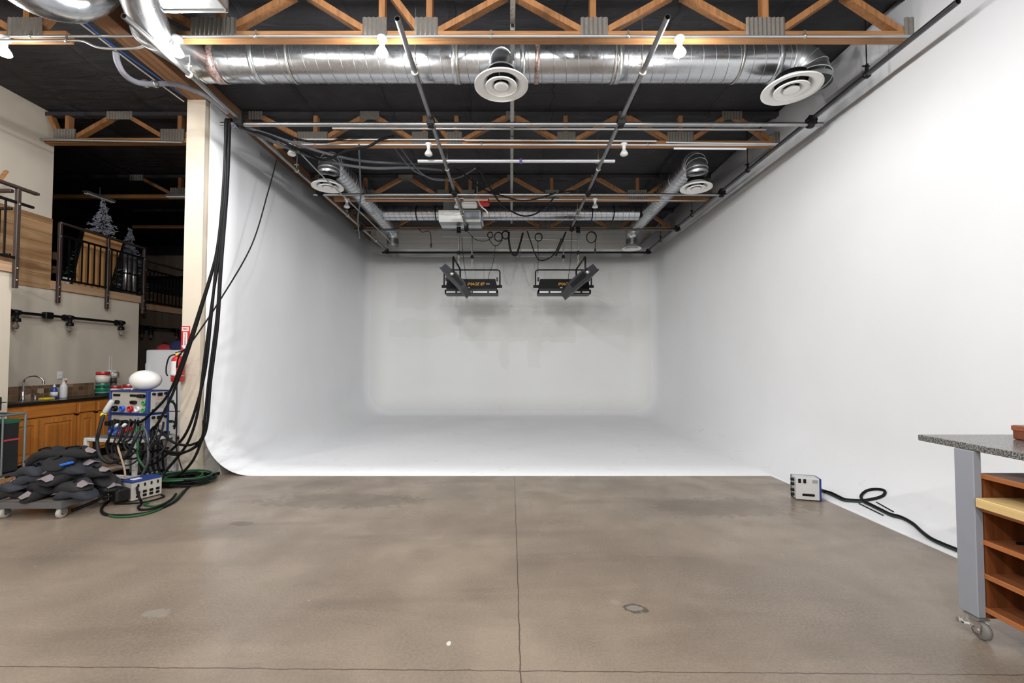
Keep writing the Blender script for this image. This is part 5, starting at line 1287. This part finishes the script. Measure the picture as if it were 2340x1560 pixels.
tag(MB().rbox(p.x - .07, p.x + .06, p.y - .03, p.y + .03, p.z - .012, p.z + .012, .006).xf(Matrix.Translation(p) @ Matrix.Rotation(-.25, 4, 'Y') @ Matrix.Translation(-p)).build('blue_strap', mat('bright_blue_webbing', (30, 110, 220), .6)), 'bright blue webbing poking out of the sandbag pile', 'strap')

# ------------------------------------------------------------------ cart at the left edge
KX0, KX1, KY0, KY1 = -6.22, -5.74, 4.35, 5.20
t = thing('tube_cart', 'grey tube cart at the left edge holding black bins', 'cart', (-5.98, 4.8, 0))
TUBM = mat('grey_tube', (128, 134, 132), .4, .5)
for x in (KX0, KX1):
    for y in (KY0, KY1): MB().cyl((x, y, .2), (x, y, .93), .014, 10).build('post', TUBM, t)
    MB().tube([(x, KY0, .93), (x, KY1, .93)], .014, 10).build('top_rail', TUBM, t)
    MB().cyl((x, 4.97, .25), (x, 4.97, .93), .010, 8).build('divider_rod', TUBM, t)
for y in (KY0, KY1): MB().tube([(KX0, y, .93), (KX1, y, .93)], .014, 10).build('top_rail', TUBM, t)
MB().box(KX0 - .01, KX1 + .01, KY0, KY1 + .01, .235, .26).build('deck', mat('dark_deck', (70, 68, 64), .7), t)
MB().box(KX1 + .0, KX1 + .022, KY0, KY1 - .02, .175, .215).build('deck_edge', PINE_X, t)
for x in (KX0 + .04, KX1 - .04):
    for y in (KY0 + .06, KY1 - .06):
        MB().box(x - .03, x + .03, y - .015, y + .015, .09, .236).build('caster_fork', ZINC, t)
        MB().lathe([(0, -.014), (.06, -.014), (.065, 0), (.06, .014), (0, .014)], (x, y, .065), 18, 'x').build('wheel', WHITEPL, t)
def binn(y0, y1, label, stripe):
    t = thing('fabric_bin', label, 'bin', ((KX0 + KX1) / 2, (y0 + y1) / 2, .262), 'black bins on the tube cart')
    MB().rbox(KX0 + .03, KX1 - .02, y0, y1, .262, .86, .02).build('body', mat('black_bin_cloth', (24, 24, 26), .8, noise=.2), t)
    MB().rbox(KX0 + .026, KX1 - .014, y0 - .003, y1 + .003, .82, .87, .01).build('rim', stripe, t)
    MB().box(KX1 - .019, KX1 - .016, y0 + .01, y1 - .01, .63, .65).build('stripe', mat('dull_red_tape', (176, 60, 70), .6), t)
    return t
binn(4.99, 5.17, 'black fabric bin with green rim at the end of the cart', mat('dark_green_cloth', (24, 84, 66), .8))
binn(4.40, 4.95, 'black fabric bin nearer the picture edge on the cart', mat('dark_green_cloth', (24, 84, 66), .8))
t = thing('equipment_case', 'black soft case standing on the tube cart', 'case', (-5.98, 4.85, .946))
MB().rbox(-6.15, -5.79, 4.55, 5.03, .946, 1.17, .04).build('body', mat('black_case_cloth', (30, 30, 33), .75, noise=.2), t)
MB().rbox(-6.16, -5.78, 4.54, 5.04, 1.07, 1.08, .003).build('zip', GREYRUB, t)

# ------------------------------------------------------------------ fire extinguisher and sign
ex, ey, ez = -4.425, 5.82, 1.275
t = thing('fire_extinguisher', 'red fire extinguisher mounted on the partition end', 'fire extinguisher', (ex, ey, ez))
MB().lathe([(0, 0), (.066, .0), (.072, .012), (.072, .27), (.06, .31), (.03, .335), (.024, .35), (0, .35)], (ex, ey, ez), 28).build('cylinder', RED, t)
lb = MB(); vs = []
for z in (.09, .27):
    for k in range(11):
        a = math.radians(214 + k * 8); vs.append((ex + .0735 * math.cos(a), ey + .0735 * math.sin(a), ez + z))
lb.add(vs, [(k, k + 1, 12 + k, 11 + k) for k in range(10)], True); lb.build('label', WHITEPL, t)
MB().lathe([(.0735, .07), (.076, .07), (.076, .085), (.0735, .085)], (ex, ey, ez), 28).build('band', ZINC, t)
vv = MB().cyl((ex, ey, ez + .34), (ex, ey, ez + .385), .02, 10); vv.build('valve', CHROME, t)
lv = MB().bar((ex - .02, ey - .01, ez + .38), (ex + .08, ey - .04, ez + .405), .02, .008).bar((ex - .02, ey - .01, ez + .36), (ex + .07, ey - .04, ez + .355), .02, .008); lv.build('lever', BLACK, t)
MB().cyl((ex + .02, ey - .03, ez + .36), (ex + .02, ey - .05, ez + .36), .016, 12).build('gauge', YELPL, t)
MB().tube(spline([(ex - .01, ey - .02, ez + .36), (ex - .07, ey - .05, ez + .33), (ex - .1, ey - .06, ez + .22), (ex - .095, ey - .07, ez + .12), (ex - .07, ey - .08, ez + .08)], 6), .009, 8).build('hose', BLACK, t)
MB().bar((ex, ey + .077, ez + .08), (ex, ey + .077, ez + .33), .05, .004, (0, 1, 0)).build('wall_bracket', BLACK, t)
sx0, sz = -4.385, 1.845
t = thing('extinguisher_sign', 'red FIRE EXTINGUISHER sign with white arrow on the partition end', 'sign', (sx0, 5.895, sz - .17))
MB().rbox(sx0 - .056, sx0 + .056, 5.889, 5.899, sz - .172, sz + .172, .002).build('plate', RED, t)
MB().box(sx0 - .046, sx0 + .046, 5.8875, 5.8895, sz + .105, sz + .16).build('top_patch', WHITEPL, t)
MB().prism([(sx0 - .028, sz + .09), (sx0 + .028, sz + .09), (sx0 + .028, sz - .09), (sx0 + .05, sz - .09), (sx0, sz - .155), (sx0 - .05, sz - .09), (sx0 - .028, sz - .09)], 'y', 5.8875, 5.8895).build('arrow', WHITEPL, t)
text('FIRE', .04, Matrix.Translation((sx0, 5.8865, sz + .132)) @ FACE_CAM, RED, t)
text('EXTINGUISHER', .024, Matrix.Translation((sx0, 5.8865, sz - .005)) @ FACE_CAM @ Matrix.Rotation(-PI / 2, 4, 'Z'), RED, t)

# ------------------------------------------------------------------ small power box and its cable on the right
SM = Matrix.Translation((3.175, 4.915, 0)) @ Matrix.Rotation(math.radians(-15), 4, 'Z')
t = thing('power_box', 'small grey power box standing at the edge of the cyclorama', 'power box', SM @ Vector((.12, .08, 0)))
MB().rbox(0, .232, 0, .15, .012, .25, .006).xf(SM).build('casing', mat('pale_grey_panel', (206, 206, 204), .45), t)
MB().rbox(.226, .246, -.006, .156, .0, .252, .005).xf(SM).build('blue_frame', BLUE, t)
MB().rbox(-.006, .23, .145, .156, .0, .252, .004).xf(SM).build('back_frame', BLUE, t)
for z in (.05, .10, .165, .215): MB().lathe([(0, -.03), (.016, -.03), (.018, -.005), (.018, .002), (0, .002)], (0, 0, 0), 12, 'x').xf(SM @ Matrix.Translation((0, .07, z))).build('bumper', BLACK, t)
for x in (.035, .085): MB().rbox(x - .014, x + .014, -.006, .002, .195, .24, .003).xf(SM).build('breaker', BLACK, t)
MB().rbox(.06, .18, -.006, .002, .055, .08, .003).xf(SM).build('handle_slot', BLACK, t)
MB().rbox(.16, .21, -.003, .002, .2, .235, .001).xf(SM).build('label', mat('grey_print', (150, 152, 158), .5), t)
cpt = [(1884, 1121), (1898, 1125), (1915, 1133), (1930, 1140), (1950, 1142), (1968, 1143), (1985, 1141), (2005, 1137), (2020, 1130), (2020, 1120), (2000, 1117), (1980, 1121), (1968, 1132), (1972, 1143), (1990, 1152), (2010, 1162), (2035, 1174), (2060, 1181), (2085, 1195), (2105, 1213), (2125, 1228), (2150, 1240), (2190, 1256), (2230, 1270)]
P = [SM @ Vector((.24, .07, .13))] + [on_cyc(x, y, .02) for x, y in cpt]
cable(P, .014, 'black cable looping once on the cove and running behind the worktable', None, k=6, cat='cable')
P = [SM @ Vector((.24, .09, .11))] + [on_cyc(x - 3, y + 3, .014) for x, y in cpt[:7]] + [on_cyc(x + 2, y + 4, .014) for x, y in cpt[13:]]
cable(P, .010, 'second black cable lying along the looped one on the cove', None, m=mat('green_black_rubber', (34, 52, 42), .5), k=6)
for a, b, lab in (((1963, 1150), (2018, 1177), 'thin black rod lying on the cove below the cable loop'), ((2003, 1147), (2042, 1169), 'shorter thin black rod lying on the cove right of the cable loop')):
    tag(MB().tube([on_cyc(*a, .008), on_cyc((a[0] + b[0]) / 2, (a[1] + b[1]) / 2, .008), on_cyc(*b, .008)], .006, 7).build('thin_rod', BLACK), lab, 'rod')

# ------------------------------------------------------------------ rolling worktable at the right edge
TXL, TYF = 2.615, 2.83
WALN = wood('red_brown_wood', (128, 72, 38), 'z', .55, .42, 1.6)
WALS = wood('red_brown_shelf', (138, 84, 52), 'y', .62, .35, 1.6)
EDGE = wood('orange_shelf_edge', (176, 108, 60), 'y', .7, .35, 2)
t = thing('rolling_worktable', 'rolling worktable with granite top and open brown shelves', 'worktable', (3.0, 1.8, 0))
MB().rbox(TXL, 3.42, .7, TYF, 1.04, 1.077, .004).build('granite_top', GRANITE, t)
for y in (2.485, .85):
    for x in (2.606, 3.37):
        MB().rbox(x, x + .047, y, y + .109, .115, 1.04, .004).build('leg', BLUEGREY, t)
        c = Vector((x + .02, y + .03, .0))
        cp = MB().box(c.x - .03, c.x + .03, c.y - .045, c.y + .045, .108, .115).lathe([(.02, .085), (.028, .09), (.028, .108)], c, 14); cp.build('caster_plate', ZINC, t)
        fk = MB().prism([(c.y - .045, .09), (c.y + .03, .09), (c.y - .01, .035), (c.y - .04, .035)], 'x', c.x - .026, c.x - .02).prism([(c.y - .045, .09), (c.y + .03, .09), (c.y - .01, .035), (c.y - .04, .035)], 'x', c.x + .02, c.x + .026); fk.build('caster_fork', CHROME, t)
        MB().lathe([(.012, -.016), (.044, -.016), (.05, -.008), (.05, .008), (.044, .016), (.012, .016)], (c.x, c.y - .028, .0505), 22, 'x').build('wheel', mat('grey_wheel', (120, 116, 112), .5), t)
        br = MB().bar((c.x - .02, c.y + .0, .06), (c.x - .045, c.y + .045, .05), .03, .012).bar((c.x - .045, c.y + .045, .05), (c.x - .04, c.y + .06, .075), .03, .01).cyl((c.x - .035, c.y - .028, .0505), (c.x + .035, c.y - .028, .0505), .011, 8); br.build('brake_lever', CHROME, t)
UX, UY = 2.658, 2.483
MB().box(UX, 3.36, UY, UY + .02, .115, .914).build('end_panel', WALN, t)
MB().box(UX, 3.36, 1.0, 1.02, .115, .914).build('end_panel', WALN, t)
MB().box(3.34, 3.36, 1.02, UY, .115, .914).build('back_panel', WALN, t)
for z in (.914, .73, .546, .36, .174):
    MB().box(UX, 3.34, 1.02, UY, z - .022, z).build('shelf', WALS if z < .9 else mat('dusty_brown_top', (128, 104, 92), .5, noise=.3, scale=7), t)
    MB().rbox(UX - .012, UX, 1.0, UY + .01, z - .026, z + .002, .003).build('shelf_edge', EDGE, t)
tag(MB().rbox(2.60, 3.2, 1.2, UY - .006, .732, .784, .004).build('plank', wood('pale_pine_board', (222, 190, 130), 'y', .75, .5, 2)), 'pale pine board sticking out of the worktable shelf', 'board')
tag(MB().prism([(2.76, 2.42), (2.78, 2.44), (3.0, 2.38), (3.0, 2.36)], 'z', .548, .556).build('flat_tool', BLACK), 'thin black flat tool on the middle worktable shelf', 'tool')
bx = thing('wooden_box', 'reddish wooden box on the granite worktop at the picture edge', 'box', (3.13, 2.56, 1.078))
MB().rbox(3.03, 3.25, 2.46, 2.66, 1.078, 1.150, .006).build('body', wood('reddish_box_wood', (124, 66, 42), 'x', .7, .4, 2), bx)
MB().rbox(3.025, 3.255, 2.455, 2.665, 1.128, 1.163, .006).build('lid', wood('reddish_lid_wood', (150, 86, 58), 'x', .7, .4, 2), bx)

# ------------------------------------------------------------------ light: the visible row of lamps, plus unseen rows added behind the viewer as fill
def bulb_light(x, y, z, w, r=.06, spot=None):
    l = bpy.data.lights.new('flood_light', 'SPOT' if spot else 'POINT'); l.energy = w; l.shadow_soft_size = r; l.color = (.98, .99, 1)
    if spot: l.spot_size = math.radians(spot); l.spot_blend = .35
    o = bpy.data.objects.new('flood_light', l); o.location = (x, y, z); C.objects.link(o); return o
W0 = 150
for x, _ in LAMPS:
    k = {-5.16: .6, -3.40: .85, -1.31: 1, 1.72: .65}[x]
    bulb_light(x, 4.36, CZ - .215, W0 * .5 * k, .06, 172); bulb_light(x, 4.36, CZ - .24, W0 * .33 * k, .05)
for x, y, w in ((-5.16, 2.0, .35), (-3.0, 2.0, .6), (-1.0, 2.0, .8), (1.5, 2.0, .2), (-4.5, -1.0, .6), (-1.8, -1.0, 1.7), (.6, -1.0, 1.1), (-2, -4, 2.4), (.8, -4, 2.2)):
    bulb_light(x, y, 4.72, W0 * w, .07)

w = bpy.data.worlds.new('world'); bpy.context.scene.world = w; w.use_nodes = True
w.node_tree.nodes['Background'].inputs[0].default_value = (.8, .85, .9, 1); w.node_tree.nodes['Background'].inputs[1].default_value = .3

# ------------------------------------------------------------------ camera
cam = bpy.data.cameras.new('camera'); co = bpy.data.objects.new('camera', cam); C.objects.link(co)
co.location = CAM; co.rotation_euler = (PI / 2 + TH, 0, 0)
cam.sensor_width = 36; cam.lens = F / 2340 * 36; cam.clip_start = .05
cam.shift_x = (1170 - PPX) / 2340; cam.shift_y = (PPY - 780) / 2340
sc = bpy.context.scene; sc.camera = co
vs = sc.view_settings; vs.view_transform = 'Standard'; vs.look = 'None'; vs.gamma = 1; vs.exposure = .15; vs.use_curve_mapping = False
sc.cycles.use_denoising = True
sc.cycles.max_bounces = 6; sc.cycles.diffuse_bounces = 4; sc.cycles.glossy_bounces = 3; sc.cycles.adaptive_threshold = .07
sc.cycles.sample_clamp_indirect = 8; sc.cycles.caustics_reflective = False; sc.cycles.caustics_refractive = False
